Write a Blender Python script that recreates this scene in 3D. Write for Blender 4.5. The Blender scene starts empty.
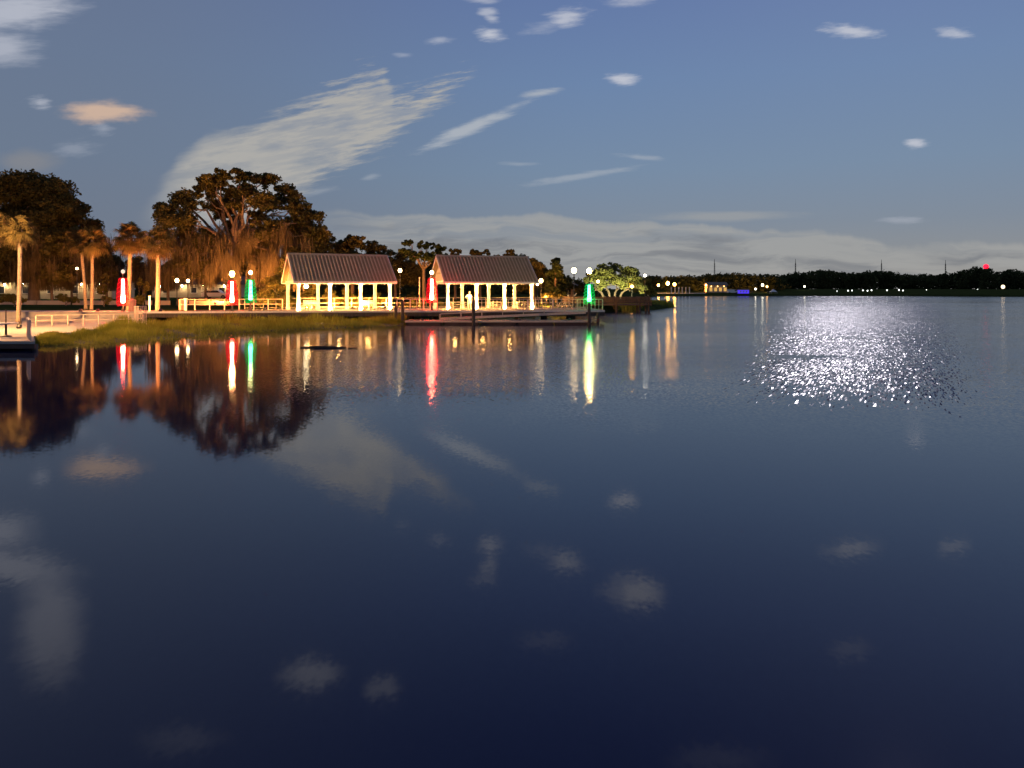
import bpy, bmesh, math, random
import numpy as np
from mathutils import Vector, Matrix
R = math.radians
sc = bpy.context.scene
col = sc.collection
random.seed(7)
rng = np.random.default_rng(11)
F, CX, HY, CZ = 760.0, 512.0, 290.0, 3.1      # focal length in pixels, image centre, horizon row, eye height


def at(px, py, Y):
    return Vector(((px - CX) * Y / F, Y, CZ - (py - HY) * Y / F))


def wx(px, Y):
    return (px - CX) * Y / F


# ------------------------------------------------------------------ helpers
def tag(o, label=None, cat=None, group=None, kind=None):
    if label: o['label'] = label
    if cat: o['category'] = cat
    if group: o['group'] = group
    if kind: o['kind'] = kind
    return o


def empty(name, loc, rz=0.0, label=None, cat=None, group=None):
    o = bpy.data.objects.new(name, None)
    o.empty_display_size = .3
    col.objects.link(o)
    o.location = loc
    o.rotation_euler = (0, 0, rz)
    return tag(o, label, cat, group)


class MB:
    def __init__(s):
        s.v, s.f = [], []

    def add(s, verts, faces):
        n = len(s.v)
        s.v += [tuple(p) for p in verts]
        s.f += [tuple(i + n for i in f) for f in faces]
        return s

    def box(s, x0, y0, z0, x1, y1, z1):
        v = [(x0, y0, z0), (x1, y0, z0), (x1, y1, z0), (x0, y1, z0), (x0, y0, z1), (x1, y0, z1), (x1, y1, z1), (x0, y1, z1)]
        return s.add(v, [(0, 3, 2, 1), (4, 5, 6, 7), (0, 1, 5, 4), (1, 2, 6, 5), (2, 3, 7, 6), (3, 0, 4, 7)])

    def bar(s, a, b, w, h):
        """a rectangular bar from a to b, w wide and h high"""
        a, b = Vector(a), Vector(b)
        d = (b - a).normalized()
        up = Vector((0, 0, 1)) if abs(d.z) < .95 else Vector((0, 1, 0))
        r = d.cross(up).normalized() * w / 2
        u = r.cross(d).normalized() * h / 2
        v = []
        for p in (a, b):
            v += [p - r - u, p + r - u, p + r + u, p - r + u]
        return s.add(v, [(0, 3, 2, 1), (4, 5, 6, 7), (0, 1, 5, 4), (1, 2, 6, 5), (2, 3, 7, 6), (3, 0, 4, 7)])

    def tube(s, pts, rad, n=8, cap=True):
        pts = [Vector(p) for p in pts]
        rings = []
        for i, p in enumerate(pts):
            d = (pts[min(i + 1, len(pts) - 1)] - pts[max(i - 1, 0)]).normalized()
            ref = Vector((1, 0, 0)) if abs(d.x) < .9 else Vector((0, 1, 0))
            a = d.cross(ref).normalized()
            b = d.cross(a).normalized()
            r = rad[i] if hasattr(rad, '__len__') else rad
            rings.append([p + (a * math.cos(2 * math.pi * k / n) + b * math.sin(2 * math.pi * k / n)) * r for k in range(n)])
        v = [q for ring in rings for q in ring]
        f = []
        for i in range(len(pts) - 1):
            for k in range(n):
                k2 = (k + 1) % n
                f.append((i * n + k, i * n + k2, (i + 1) * n + k2, (i + 1) * n + k))
        if cap:
            f.append(tuple(range(n - 1, -1, -1)))
            f.append(tuple((len(pts) - 1) * n + k for k in range(n)))
        return s.add(v, f)

    def lathe(s, prof, n=16, c=(0, 0, 0)):
        """prof: list of (radius, z)"""
        v, f = [], []
        for r, z in prof:
            for k in range(n):
                a = 2 * math.pi * k / n
                v.append((c[0] + r * math.cos(a), c[1] + r * math.sin(a), c[2] + z))
        for i in range(len(prof) - 1):
            for k in range(n):
                k2 = (k + 1) % n
                f.append((i * n + k, i * n + k2, (i + 1) * n + k2, (i + 1) * n + k))
        f.append(tuple(range(n - 1, -1, -1)))
        f.append(tuple((len(prof) - 1) * n + k for k in range(n)))
        return s.add(v, f)

    def ball(s, c, r, n=12, m=8, sz=1.0):
        return s.lathe([(max(r * math.sin(math.pi * i / m), .002), -r * sz * math.cos(math.pi * i / m)) for i in range(m + 1)], n, c)

    def prism(s, prof, x0, x1):
        """profile (y,z) polygon extruded along x"""
        n = len(prof)
        v = [(x0, y, z) for y, z in prof] + [(x1, y, z) for y, z in prof]
        f = [tuple(range(n)), tuple(range(2 * n - 1, n - 1, -1))]
        for i in range(n):
            j = (i + 1) % n
            f.append((i, i + n, j + n, j))
        return s.add(v, f)

    def mesh(s, name, mat, smooth=False, bevel=0):
        me = bpy.data.meshes.new(name)
        me.from_pydata(s.v, [], s.f)
        bm = bmesh.new(); bm.from_mesh(me)
        bmesh.ops.recalc_face_normals(bm, faces=bm.faces)
        if bevel:
            bmesh.ops.bevel(bm, geom=[e for e in bm.edges if len(e.link_faces) == 2 and e.calc_face_angle(0) > .5], offset=bevel, segments=1, affect='EDGES')
        bm.to_mesh(me); bm.free()
        if smooth:
            for p in me.polygons: p.use_smooth = True
        me.materials.append(mat)
        return me

    def build(s, name, mat, parent=None, smooth=False, bevel=0):
        return link(name, s.mesh(name, mat, smooth, bevel), parent)


def link(name, me, parent=None):
    o = bpy.data.objects.new(name, me)
    col.objects.link(o)
    if parent is not None: o.parent = parent
    return o


KIDS = {}
def copy_tree(o, parent=None):
    c = o.copy()
    col.objects.link(c)
    c.parent = parent
    if parent is not None:
        c.matrix_parent_inverse = o.matrix_parent_inverse
    for ch in list(o.children):
        copy_tree(ch, c)
    return c


# ------------------------------------------------------------------ materials
def mat_new(name):
    m = bpy.data.materials.new(name)
    m.use_nodes = True
    nt = m.node_tree
    return m, nt, nt.nodes['Principled BSDF']


def surf(name, c1, c2, rough=.7, scale=3.0, detail=5, metallic=0, bump=0.0, bscale=None, stretch=(1, 1, 1), spec=.4):
    """two-tone noise surface in object space"""
    m, nt, p = mat_new(name)
    tc = nt.nodes.new('ShaderNodeTexCoord')
    mp = nt.nodes.new('ShaderNodeMapping'); mp.inputs['Scale'].default_value = stretch
    nt.links.new(tc.outputs['Object'], mp.inputs['Vector'])
    n = nt.nodes.new('ShaderNodeTexNoise'); n.inputs['Scale'].default_value = scale; n.inputs['Detail'].default_value = detail
    n.inputs['Roughness'].default_value = .65
    nt.links.new(mp.outputs[0], n.inputs['Vector'])
    r = nt.nodes.new('ShaderNodeValToRGB')
    r.color_ramp.elements[0].position = .3; r.color_ramp.elements[1].position = .7
    r.color_ramp.elements[0].color = (*c1, 1); r.color_ramp.elements[1].color = (*c2, 1)
    nt.links.new(n.outputs['Fac'], r.inputs['Fac'])
    nt.links.new(r.outputs[0], p.inputs['Base Color'])
    p.inputs['Roughness'].default_value = rough
    p.inputs['Metallic'].default_value = metallic
    p.inputs['Specular IOR Level'].default_value = spec
    if bump:
        b = nt.nodes.new('ShaderNodeBump'); b.inputs['Strength'].default_value = bump; b.inputs['Distance'].default_value = .03
        n2 = nt.nodes.new('ShaderNodeTexNoise'); n2.inputs['Scale'].default_value = bscale or scale * 4
        nt.links.new(mp.outputs[0], n2.inputs['Vector'])
        nt.links.new(n2.outputs['Fac'], b.inputs['Height'])
        nt.links.new(b.outputs[0], p.inputs['Normal'])
    return m


def emit(name, rgb, k=1.0):
    m = bpy.data.materials.new(name); m.use_nodes = True
    nt = m.node_tree; nt.nodes.clear()
    o = nt.nodes.new('ShaderNodeOutputMaterial'); e = nt.nodes.new('ShaderNodeEmission')
    e.inputs['Color'].default_value = (*rgb, 1); e.inputs['Strength'].default_value = k
    nt.links.new(e.outputs[0], o.inputs['Surface'])
    return m


def leafmat(name, c1, c2, scale=.6, trans=.3):
    m = bpy.data.materials.new(name); m.use_nodes = True
    nt = m.node_tree; nt.nodes.clear(); L = nt.links
    o = nt.nodes.new('ShaderNodeOutputMaterial')
    tc = nt.nodes.new('ShaderNodeTexCoord')
    n = nt.nodes.new('ShaderNodeTexNoise'); n.inputs['Scale'].default_value = scale; n.inputs['Detail'].default_value = 4
    L.new(tc.outputs['Object'], n.inputs['Vector'])
    r = nt.nodes.new('ShaderNodeValToRGB')
    r.color_ramp.elements[0].position = .35; r.color_ramp.elements[1].position = .68
    r.color_ramp.elements[0].color = (*c1, 1); r.color_ramp.elements[1].color = (*c2, 1)
    L.new(n.outputs['Fac'], r.inputs['Fac'])
    d = nt.nodes.new('ShaderNodeBsdfDiffuse'); t = nt.nodes.new('ShaderNodeBsdfTranslucent')
    mx = nt.nodes.new('ShaderNodeMixShader'); mx.inputs[0].default_value = trans
    L.new(r.outputs[0], d.inputs['Color']); L.new(r.outputs[0], t.inputs['Color'])
    L.new(d.outputs[0], mx.inputs[1]); L.new(t.outputs[0], mx.inputs[2])
    L.new(mx.outputs[0], o.inputs['Surface'])
    return m


def bloom_shell(name, rgb, k, opacity):
    """a see-through net shell: the glow round the coloured lights painted as a patchy halo"""
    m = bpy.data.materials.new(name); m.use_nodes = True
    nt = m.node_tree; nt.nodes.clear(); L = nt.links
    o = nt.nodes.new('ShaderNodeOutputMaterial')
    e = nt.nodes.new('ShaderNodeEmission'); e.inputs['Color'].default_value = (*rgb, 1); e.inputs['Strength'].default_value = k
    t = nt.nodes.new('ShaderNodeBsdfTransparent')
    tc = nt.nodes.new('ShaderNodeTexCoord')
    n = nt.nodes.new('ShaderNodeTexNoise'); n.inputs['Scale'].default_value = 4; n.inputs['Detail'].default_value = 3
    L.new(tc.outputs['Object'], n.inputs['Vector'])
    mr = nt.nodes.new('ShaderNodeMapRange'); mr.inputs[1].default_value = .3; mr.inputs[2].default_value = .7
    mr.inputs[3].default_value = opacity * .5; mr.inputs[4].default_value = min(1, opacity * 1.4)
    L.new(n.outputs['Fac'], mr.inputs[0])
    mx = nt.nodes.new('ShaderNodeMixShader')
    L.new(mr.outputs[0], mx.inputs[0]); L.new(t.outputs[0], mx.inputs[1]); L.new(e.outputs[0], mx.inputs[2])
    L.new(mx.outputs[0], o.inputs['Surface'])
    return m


M = {
    'deck': surf('deck_wood', (.11, .08, .06), (.20, .15, .11), .75, 2, stretch=(6, 1, 1), bump=.4),
    'pile': surf('pile_wood', (.05, .04, .03), (.11, .085, .06), .85, 3, stretch=(3, 3, .6), bump=.5),
    'white': surf('white_paint', (.66, .63, .57), (.80, .78, .72), .5, 4),
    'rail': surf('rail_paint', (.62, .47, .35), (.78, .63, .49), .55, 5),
    'railback': surf('darkened_rail', (.22, .18, .14), (.32, .27, .21), .7, 5),  # darker copy of the rail paint, dimmed in colour against the pavilion lamps
    'siding': surf('gable_boards', (.55, .48, .40), (.66, .58, .50), .6, 3, stretch=(1, 1, 8)),
    'roof': surf('roof_metal', (.23, .185, .105), (.31, .25, .145), .6, 1.2, metallic=.0, spec=.2),
    'roofcap': surf('ridge_metal', (.40, .33, .21), (.50, .42, .28), .55, 2, spec=.25),
    'concrete': surf('concrete', (.34, .30, .26), (.48, .43, .37), .85, .8, detail=8, bump=.2),
    'wall': surf('pale_wall', (.30, .26, .20), (.42, .37, .29), .85, .5, detail=8),
    'bark': surf('oak_bark', (.085, .065, .048), (.17, .135, .10), .9, 2, stretch=(2, 2, .5), bump=.6),
    'palmbark': surf('palm_bark', (.16, .13, .10), (.28, .23, .18), .9, 3, stretch=(1, 1, 6), bump=.7),
    'metal': surf('dark_metal', (.03, .03, .028), (.06, .058, .05), .45, 4, metallic=.3),
    'pole': surf('grey_pole', (.16, .15, .14), (.24, .22, .2), .5, 4),
    'float': surf('float_side', (.07, .038, .028), (.12, .07, .05), .7, 2),
    'carwhite': surf('car_paint', (.72, .72, .70), (.78, .78, .76), .25, 1),
    'glass': surf('dark_glass', (.015, .018, .02), (.03, .03, .035), .08, 1),
    'rubber': surf('rubber', (.02, .02, .02), (.03, .03, .03), .8, 4),
    'slate': surf('shingles', (.06, .055, .05), (.11, .10, .09), .8, 1.5),
    'leaf': leafmat('oak_leaves', (.045, .046, .018), (.105, .098, .040)),
    'leafb': leafmat('bush_leaves', (.08, .08, .025), (.17, .15, .05), .9),
    'leafg': leafmat('green_tree_leaves', (.12, .135, .045), (.24, .25, .09), .5),
    'leafp': leafmat('pine_leaves', (.022, .036, .016), (.05, .07, .028), .8),
    'leaff': leafmat('far_leaves', (.030, .040, .018), (.06, .072, .03), .08),
    'moss': leafmat('hanging_moss', (.06, .05, .032), (.12, .10, .065), .5, .35),
    'frond': leafmat('palm_frond', (.085, .072, .028), (.165, .13, .05), 1.2, .25),
    'deadfrond': leafmat('dry_frond', (.085, .062, .034), (.14, .105, .06), 1.2, .25),
    'grass': leafmat('marsh_grass', (.17, .18, .026), (.39, .37, .06), .35, .35),
    'skin': surf('skin', (.42, .27, .20), (.48, .32, .24), .6, 6),
    'shirt': surf('pale_shirt', (.80, .77, .58), (.86, .83, .64), .8, 5),
    'shorts': surf('light_shorts', (.45, .40, .34), (.52, .47, .40), .8, 5),
    'hair': surf('hair', (.16, .12, .09), (.24, .19, .14), .8, 12),
    'bin': surf('bin_paint', (.34, .16, .12), (.42, .21, .16), .6, 5),
    'tent': surf('canvas', (.7, .7, .68), (.78, .78, .75), .7, 2),
    'globe': emit('lamp_globe', (1, .62, .22), 150),
    'globe_white': emit('white_lamp', (1, .90, .70), 36),
    'globe_small': emit('small_lamp', (1, .68, .32), 20),
    'globe_orange': emit('orange_lamp', (1, .46, .08), 90),
    'strip': emit('eave_strip', (1, .50, .14), 640),
    'spot': emit('uplight_lens', (1, .55, .16), 11000),
    'flood': emit('flood_lens', (1, .90, .42), 5500),
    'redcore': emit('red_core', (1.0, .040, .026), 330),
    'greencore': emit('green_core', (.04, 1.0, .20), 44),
    'rednet': bloom_shell('red_net', (1, .004, .012), .9, .44),
    'greennet': bloom_shell('green_net', (.0, .42, .06), .7, .46),
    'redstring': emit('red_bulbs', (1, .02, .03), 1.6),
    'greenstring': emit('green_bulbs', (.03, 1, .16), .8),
    'blue': emit('blue_light', (.10, .05, 1), 1.0),
    'window': emit('lit_window', (1, .56, .14), .7),
    'beacon': emit('red_beacon', (1, .010, .035), 3.2),
    'headlight': emit('white_lens', (.95, 1, .92), 4),
}


# ------------------------------------------------------------------ camera
cam_d = bpy.data.cameras.new('camera')
cam = bpy.data.objects.new('camera', cam_d); col.objects.link(cam)
cam.location = (0, 0, CZ); cam.rotation_euler = (R(90), 0, 0)
cam_d.sensor_width = 36; cam_d.lens = 36 * F / 1024
cam_d.shift_y = -(384 - HY) / 1024
cam_d.clip_start = .1; cam_d.clip_end = 20000
sc.camera = cam

# ------------------------------------------------------------------ world
w = bpy.data.worlds.new('World'); sc.world = w; w.use_nodes = True
nt = w.node_tree; nt.nodes.clear(); L = nt.links
MOON_EL, MOON_AZ = 34.5, math.degrees(math.atan(392 / 760))      # azimuth to the right of +Y


class X:
    """arithmetic on shader sockets"""
    def __init__(s, k): s.k = k
    @staticmethod
    def op(o, *a, clamp=False):
        n = nt.nodes.new('ShaderNodeMath'); n.operation = o; n.use_clamp = clamp
        for i, q in enumerate(a):
            if isinstance(q, X): L.new(q.k, n.inputs[i])
            else: n.inputs[i].default_value = q
        return X(n.outputs[0])
    def __add__(s, o): return X.op('ADD', s, o)
    __radd__ = __add__
    def __sub__(s, o): return X.op('SUBTRACT', s, o)
    def __rsub__(s, o): return X.op('SUBTRACT', o, s)
    def __mul__(s, o): return X.op('MULTIPLY', s, o)
    __rmul__ = __mul__
    def __truediv__(s, o): return X.op('DIVIDE', s, o)
    def __rtruediv__(s, o): return X.op('DIVIDE', o, s)
    def max(s, o): return X.op('MAXIMUM', s, o)
    def min(s, o): return X.op('MINIMUM', s, o)
    def sqrt(s): return X.op('SQRT', s)
    def ramp(s, a, b, smooth=True):
        """0 at a, 1 at b"""
        n = nt.nodes.new('ShaderNodeMapRange'); n.interpolation_type = 'SMOOTHSTEP' if smooth else 'LINEAR'
        L.new(s.k, n.inputs[0])
        if a < b:
            n.inputs[1].default_value = a; n.inputs[2].default_value = b; n.inputs[3].default_value = 0; n.inputs[4].default_value = 1
        else:
            n.inputs[1].default_value = b; n.inputs[2].default_value = a; n.inputs[3].default_value = 1; n.inputs[4].default_value = 0
        return X(n.outputs[0])


def vec(x, y, z=0.0):
    n = nt.nodes.new('ShaderNodeCombineXYZ')
    for i, q in enumerate((x, y, z)):
        if isinstance(q, X): L.new(q.k, n.inputs[i])
        else: n.inputs[i].default_value = q
    return n.outputs[0]


def noise(v, scale=1.0, detail=4, rough=.55):
    n = nt.nodes.new('ShaderNodeTexNoise'); n.inputs['Scale'].default_value = scale; n.inputs['Detail'].default_value = detail
    n.inputs['Roughness'].default_value = rough
    L.new(v, n.inputs['Vector'])
    return X(n.outputs['Fac'])


def mixc(fac, a, b):
    n = nt.nodes.new('ShaderNodeMix'); n.data_type = 'RGBA'
    L.new(fac.k, n.inputs[0])
    for i, q in ((6, a), (7, b)):
        if isinstance(q, tuple): n.inputs[i].default_value = (*q, 1)
        else: L.new(q, n.inputs[i])
    return n.outputs[2]


def srgb(r, g, b):
    return tuple((c / 255 / 12.92) if c / 255 <= .04045 else ((c / 255 + .055) / 1.055) ** 2.4 for c in (r, g, b))


tc = nt.nodes.new('ShaderNodeTexCoord')
sp = nt.nodes.new('ShaderNodeSeparateXYZ'); L.new(tc.outputs['Generated'], sp.inputs[0])
dx, dy, dz = X(sp.outputs[0]), X(sp.outputs[1]), X(sp.outputs[2])
inv = 1.0 / dy.max(.12)
U = CX + F * dx * inv                 # direction of the sky, counted in hundredths of a radian or so off the lake's axis
V = HY - F * dz * inv
front = dy.ramp(.12, .3)
el = X.op('ARCSINE', dz)              # elevation, radians

# the clear night sky: Nishita sky under a high moon, dimmed, plus a town glow low down
sky = nt.nodes.new('ShaderNodeTexSky'); sky.sky_type = 'NISHITA'; sky.sun_disc = False
sky.sun_elevation = R(MOON_EL); sky.sun_rotation = R(MOON_AZ); sky.air_density = 1.0; sky.dust_density = .6; sky.ozone_density = 2.0
grad = nt.nodes.new('ShaderNodeValToRGB'); cr = grad.color_ramp
L.new(X.op('MULTIPLY', el.max(0.0), 1 / .7).k, grad.inputs[0])
stops = [(0.0, (156, 150, 142)), (.05, (143, 146, 150)), (.12, (130, 143, 160)), (.22, (122, 146, 174)), (.38, (111, 140, 182)), (.55, (98, 124, 178)), (.75, (70, 90, 148)), (1.0, (44, 58, 108))]
cr.elements[0].position = 0; cr.elements[0].color = (*srgb(*stops[0][1]), 1)
cr.elements[1].position = 1; cr.elements[1].color = (*srgb(*stops[-1][1]), 1)
for p_, c_ in stops[1:-1]:
    e_ = cr.elements.new(p_); e_.color = (*srgb(*c_), 1)
skyS = nt.nodes.new('ShaderNodeMix'); skyS.data_type = 'RGBA'; skyS.blend_type = 'MULTIPLY'; skyS.inputs[0].default_value = 1
L.new(sky.outputs[0], skyS.inputs[6]); skyS.inputs[7].default_value = (.028, .028, .030, 1)
base = nt.nodes.new('ShaderNodeMix'); base.data_type = 'RGBA'; base.inputs[0].default_value = .85
L.new(skyS.outputs[2], base.inputs[6]); L.new(grad.outputs[0], base.inputs[7])
skyc = base.outputs[2]
skyc = mixc(X(sp.outputs[0]).ramp(.15, -.55) * .58 + .11, skyc, srgb(106, 116, 134))

# cloud noises
hs = noise(vec(U * .010, V * .055), 1.0, 6, .62)                     # level streaks
rot = R(-27)
ur = U * math.cos(rot) + V * math.sin(rot); vr = V * math.cos(rot) - U * math.sin(rot)
ds = noise(vec(ur * .010, vr * .045, 3.0), 1.0, 6, .62)              # slanting streaks
puff = noise(vec(U * .03, V * .06, 7.0), 1.0, 5, .55)
fine = noise(vec(U * .03 + V * .01, V * .16, 5.0), 1.0, 5, .6)


def blob(cx, cy, rx, ry, ang, nz, amp, hard=.35):
    a = R(ang)
    x = U - cx; y = V - cy
    xr = (x * math.cos(a) + y * math.sin(a)) / rx
    yr = (y * math.cos(a) - x * math.sin(a)) / ry
    d = (xr * xr + yr * yr).sqrt() + (nz - .5) * amp
    return d.ramp(1.0, hard)


def curve(t, pts):
    n = nt.nodes.new('ShaderNodeFloatCurve'); cm_ = n.mapping; cv = cm_.curves[0]
    while len(cv.points) < len(pts): cv.points.new(.5, .5)
    for q, (a, b) in zip(cv.points, pts): q.location = (a, b); q.handle_type = 'VECTOR'
    cm_.update()
    L.new(t.k, n.inputs['Value'])
    return X(n.outputs[0])


tuft = noise(vec(U * .022 - V * .02, V * .17 + U * .035, 15.0), 1, 7, .66)
broad = noise(vec(U * .016 - V * .01, V * .07 + U * .012, 18.0), 1, 4, .55)
tx = (U - 130.0) / 360.0
nrm = lambda ps: [((a - 130) / 360, b / 256) for a, b in ps]
yu = curve(tx, nrm([(130, 215), (155, 188), (178, 156), (205, 134), (240, 127), (290, 108), (330, 87), (362, 73), (384, 68), (394, 92), (420, 90), (448, 78), (478, 66)])) * 256.0
yl = curve(tx, nrm([(130, 235), (250, 230), (290, 207), (318, 186), (345, 168), (378, 153), (402, 134), (425, 117), (448, 98), (478, 71)])) * 256.0
rag = (tuft - .5) * (14.0 + 62.0 * U.ramp(210, 350)) + (broad - .5) * 34.0
big = (V - yu + rag).ramp(-5.0, 18.0) * (yl - V + rag * .9).ramp(-6.0, 20.0) * U.ramp(132, 200) * U.ramp(480, 462)
thin = tuft.ramp(.60, .42) * U.ramp(215, 330)
big = big * (1.0 - .30 * thin) * (1.0 - .40 * broad.ramp(.46, .66))
streak = blob(470, 128, 70, 9, -23.5, tuft * .75 + fine * .25, 2.0, .15).max(blob(541, 93, 26, 5, -8, fine, 1.5, .1) * .9)
streak = streak.max(blob(575, 177, 72, 5, -9, fine, 1.6, .1) * .55).max(blob(640, 157, 32, 4, 6, fine, 1.9, .1) * .5)
streak = streak.max(blob(520, 164, 24, 3, 0, fine, 1.5, .1) * .4).max(blob(370, 177, 14, 4, -12, fine, 1.5, .1) * .45).max(blob(318, 192, 26, 5, -15, fine, 1.5, .1) * .3)
small = None
for (cx, cy, rx, ry, an, k) in ((622, 79, 19, 7, 0, .85), (852, 31, 36, 8, 3, .8), (956, 33, 20, 7, 0, .65), (916, 143, 14, 6, 0, .8), (568, 17, 26, 11, -12, .75), (545, 26, 30, 7, -10, .3),
                                (490, 34, 17, 7, 0, .9), (488, 12, 12, 4, 0, .6), (492, 19, 8, 4, 0, .6), (440, 40, 16, 5, -8, .45), (40, 103, 14, 7, 0, .5), (104, 129, 12, 8, 0, .3), (628, 1, 30, 7, 0, .5),
                                (900, 220, 26, 4, 0, .3), (75, 148, 26, 10, 0, .22), (482, 0, 20, 4, 0, .5), (403, 55, 12, 3, 0, .3)):
    q = blob(cx, cy, rx * 1.1, ry * 1.2, an, puff * .35 + fine * .35 + tuft * .3, 3.4, .0) * min(1, k * 1.15)
    small = q if small is None else small.max(q)
corner = blob(10, 12, 88, 26, -6, hs * .5 + fine * .5, 1.5, .15).max(blob(-5, 48, 58, 24, 3, hs * .5 + fine * .5, 1.4, .15) * .85)
small = small.max(corner * .8)
# more of the same clouds higher up, seen only mirrored in the lake
for (cx, cy, rx, ry, k) in ((635, -13, 40, 18, 1.0), (310, -95, 42, 20, .9), (382, -108, 26, 14, .7), (50, -48, 48, 80, .75), (850, -70, 30, 12, .3), (545, -60, 40, 10, .25), (180, -160, 60, 18, .3), (720, -180, 70, 20, .25)):
    small = small.max(blob(cx, cy, rx, ry, 0, puff * .6 + fine * .4, 1.3, .2) * k)

haze_l = blob(30, 162, 40, 17, 0, puff, .8, .1) * .45
warm = blob(103, 112, 52, 14, 1, puff * .6 + fine * .4, 1.5, .25)
# the bank along the horizon
wv = noise(vec(U * .008, V * .02, 11.0), 1, 3, .5) - .5
hb = noise(vec(U * .0065 + wv * 1.2, V * .07 + wv * 3.0, 2.0), 1, 7, .6)
top = 218.0 + (noise(vec(U * .014, 1.3), 1, 4) - .5) * 34 + U.ramp(620, 960) * 22 - U.ramp(600, 300) * 5
bank = (V - top).ramp(-1, 6) * U.ramp(290, 400)
bank2 = blob(715, 217, 110, 7, -1, hs, 1.5, .1) * .7
rim = (V - top).ramp(13, 2) * (V - top).ramp(-1, 4) * U.ramp(300, 420) * U.ramp(960, 700)
bank = bank * (.42 + .75 * hb.ramp(.36, .60)).min(1.0)
bank = bank.max(bank2).max(rim * .9)
bdark = noise(vec(U * .006 + wv, V * .05 + wv * 2.0, 9.0), 1, 6, .6).ramp(.44, .62) * (V - top).ramp(6, 18) * U.ramp(300, 420)

c = mixc((bank * .74).min(1.0) * front, skyc, srgb(166, 166, 164))
c = mixc(bdark * .62 * front, c, srgb(114, 118, 126))
c = mixc(haze_l * front, c, srgb(150, 145, 140))
c = mixc((big * .90).min(1.0) * front, c, srgb(180, 177, 171))
c = mixc((streak * .85).min(1.0) * front, c, srgb(178, 184, 192))
c = mixc((small * .9).min(1.0) * front, c, srgb(198, 201, 212))
c = mixc((warm * .9).min(1.0) * front, c, srgb(212, 182, 160))
bg = nt.nodes.new('ShaderNodeBackground'); L.new(c, bg.inputs['Color']); bg.inputs['Strength'].default_value = .97
wo = nt.nodes.new('ShaderNodeOutputWorld'); L.new(bg.outputs[0], wo.inputs[0])
w.cycles.sampling_method = 'MANUAL'; w.cycles.sample_map_resolution = 512

# the moon
ml = bpy.data.lights.new('moon', 'SUN'); ml.energy = .30; ml.angle = R(.5); ml.color = (.97, .90, 1.0)
mo = bpy.data.objects.new('moon', ml); col.objects.link(mo)
md = Vector((math.sin(R(MOON_AZ)) * math.cos(R(MOON_EL)), math.cos(R(MOON_AZ)) * math.cos(R(MOON_EL)), math.sin(R(MOON_EL))))
mo.rotation_euler = md.to_track_quat('Z', 'Y').to_euler()
mo.location = md * 200

# ------------------------------------------------------------------ water
WAVE = .42
wm = bpy.data.materials.new('lake_water'); wm.use_nodes = True
nt = wm.node_tree; L = nt.links
p = nt.nodes['Principled BSDF']
p.inputs['Base Color'].default_value = (.006, .011, .046, 1); p.inputs['IOR'].default_value = 1.333
p.inputs['Specular IOR Level'].default_value = .70
g = nt.nodes.new('ShaderNodeNewGeometry')
s_ = nt.nodes.new('ShaderNodeSeparateXYZ'); L.new(g.outputs['Position'], s_.inputs[0])
wxx, wyy = X(s_.outputs[0]), X(s_.outputs[1])
dist = (wxx * wxx + wyy * wyy).sqrt()
edge = noise(vec(wxx * .05, wyy * .05), 1, 3)
calm_near = (dist + (edge - .5) * 9).ramp(15, 31)
shelter = (wxx + .26 * wyy + (edge - .5) * 8).ramp(-4.5, 2.5)
patch = noise(vec(wxx * .014, wyy * .05, 4.0), 1, 4, .6).ramp(.30, .62)
lee = 1.0 - (dist + (edge - .5) * 14).ramp(36, 56) * (wxx - .12 * wyy).ramp(4, -4) * .68       # quiet water in the lee of the pier
ruf = calm_near * shelter * lee * (.55 + .45 * patch)
# wave slopes as a field of their own (no height map): broad swell plus small ripples
def slope(ox):
    q = (noise(vec(wxx * 14.0, wyy * 9.0, ox), 1, 1.5, .6) - .5) * 1.0
    q2 = (noise(vec(wxx * .4, wyy * .8, ox + 4.0), 1, 1, .5) - .5) * .10
    return q + q2
A = ruf * WAVE + .012
# steep little wavelets of a gust patch: every cell is one facet, leaned and laid out to draw the moon's glitter
vo = nt.nodes.new('ShaderNodeTexVoronoi'); vo.feature = 'F1'; vo.inputs['Scale'].default_value = 1
L.new(vec((wxx - .50 * wyy) * 22.0, wyy * 2.9, 0.0), vo.inputs['Vector'])
sc3 = nt.nodes.new('ShaderNodeSeparateColor'); L.new(vo.outputs['Color'], sc3.inputs[0])
c1, c2, c3 = X(sc3.outputs[0]), X(sc3.outputs[1]), X(sc3.outputs[2])
w1 = noise(vec(wxx * 3.1, wyy * .43, 21.0), 1, 1, .5)
lane = X.op('ABSOLUTE', wxx - .47 * wyy + .6) / (wyy * .12 + 1.3)
glitter = lane.ramp(1.0, .5) * (dist + (edge - .5) * 9).ramp(21, 30) * noise(vec(wxx * .06, wyy * .11, 14.0), 1, 3, .6).ramp(.28, .48)
act = X.op('GREATER_THAN', glitter * .60 * (1.0 - .55 * dist.ramp(90, 260)), X.op('FRACT', c1 * 7.31 + c3 * 3.7))
fx = (c1 + c2 - 1.0) * .145
fy = (c3 * .16 + .18) * -1.0
sx_, sy_ = slope(.5) * A * .62 * (1.0 - act) + fx * act, slope(9.3) * A * (1.0 - act) + fy * act
nv = nt.nodes.new('ShaderNodeVectorMath'); nv.operation = 'NORMALIZE'
L.new(vec(sx_, sy_, 1.0), nv.inputs[0])
L.new(nv.outputs[0], p.inputs['Normal'])
L.new((.050 + ruf * .105 + act * .08).k, p.inputs['Roughness'])
water = MB().add([(-2500, -400, 0), (2500, -400, 0), (2500, 900, 0), (-2500, 900, 0)], [(0, 1, 2, 3)]).build('water', wm)
tag(water, kind='structure')

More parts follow.
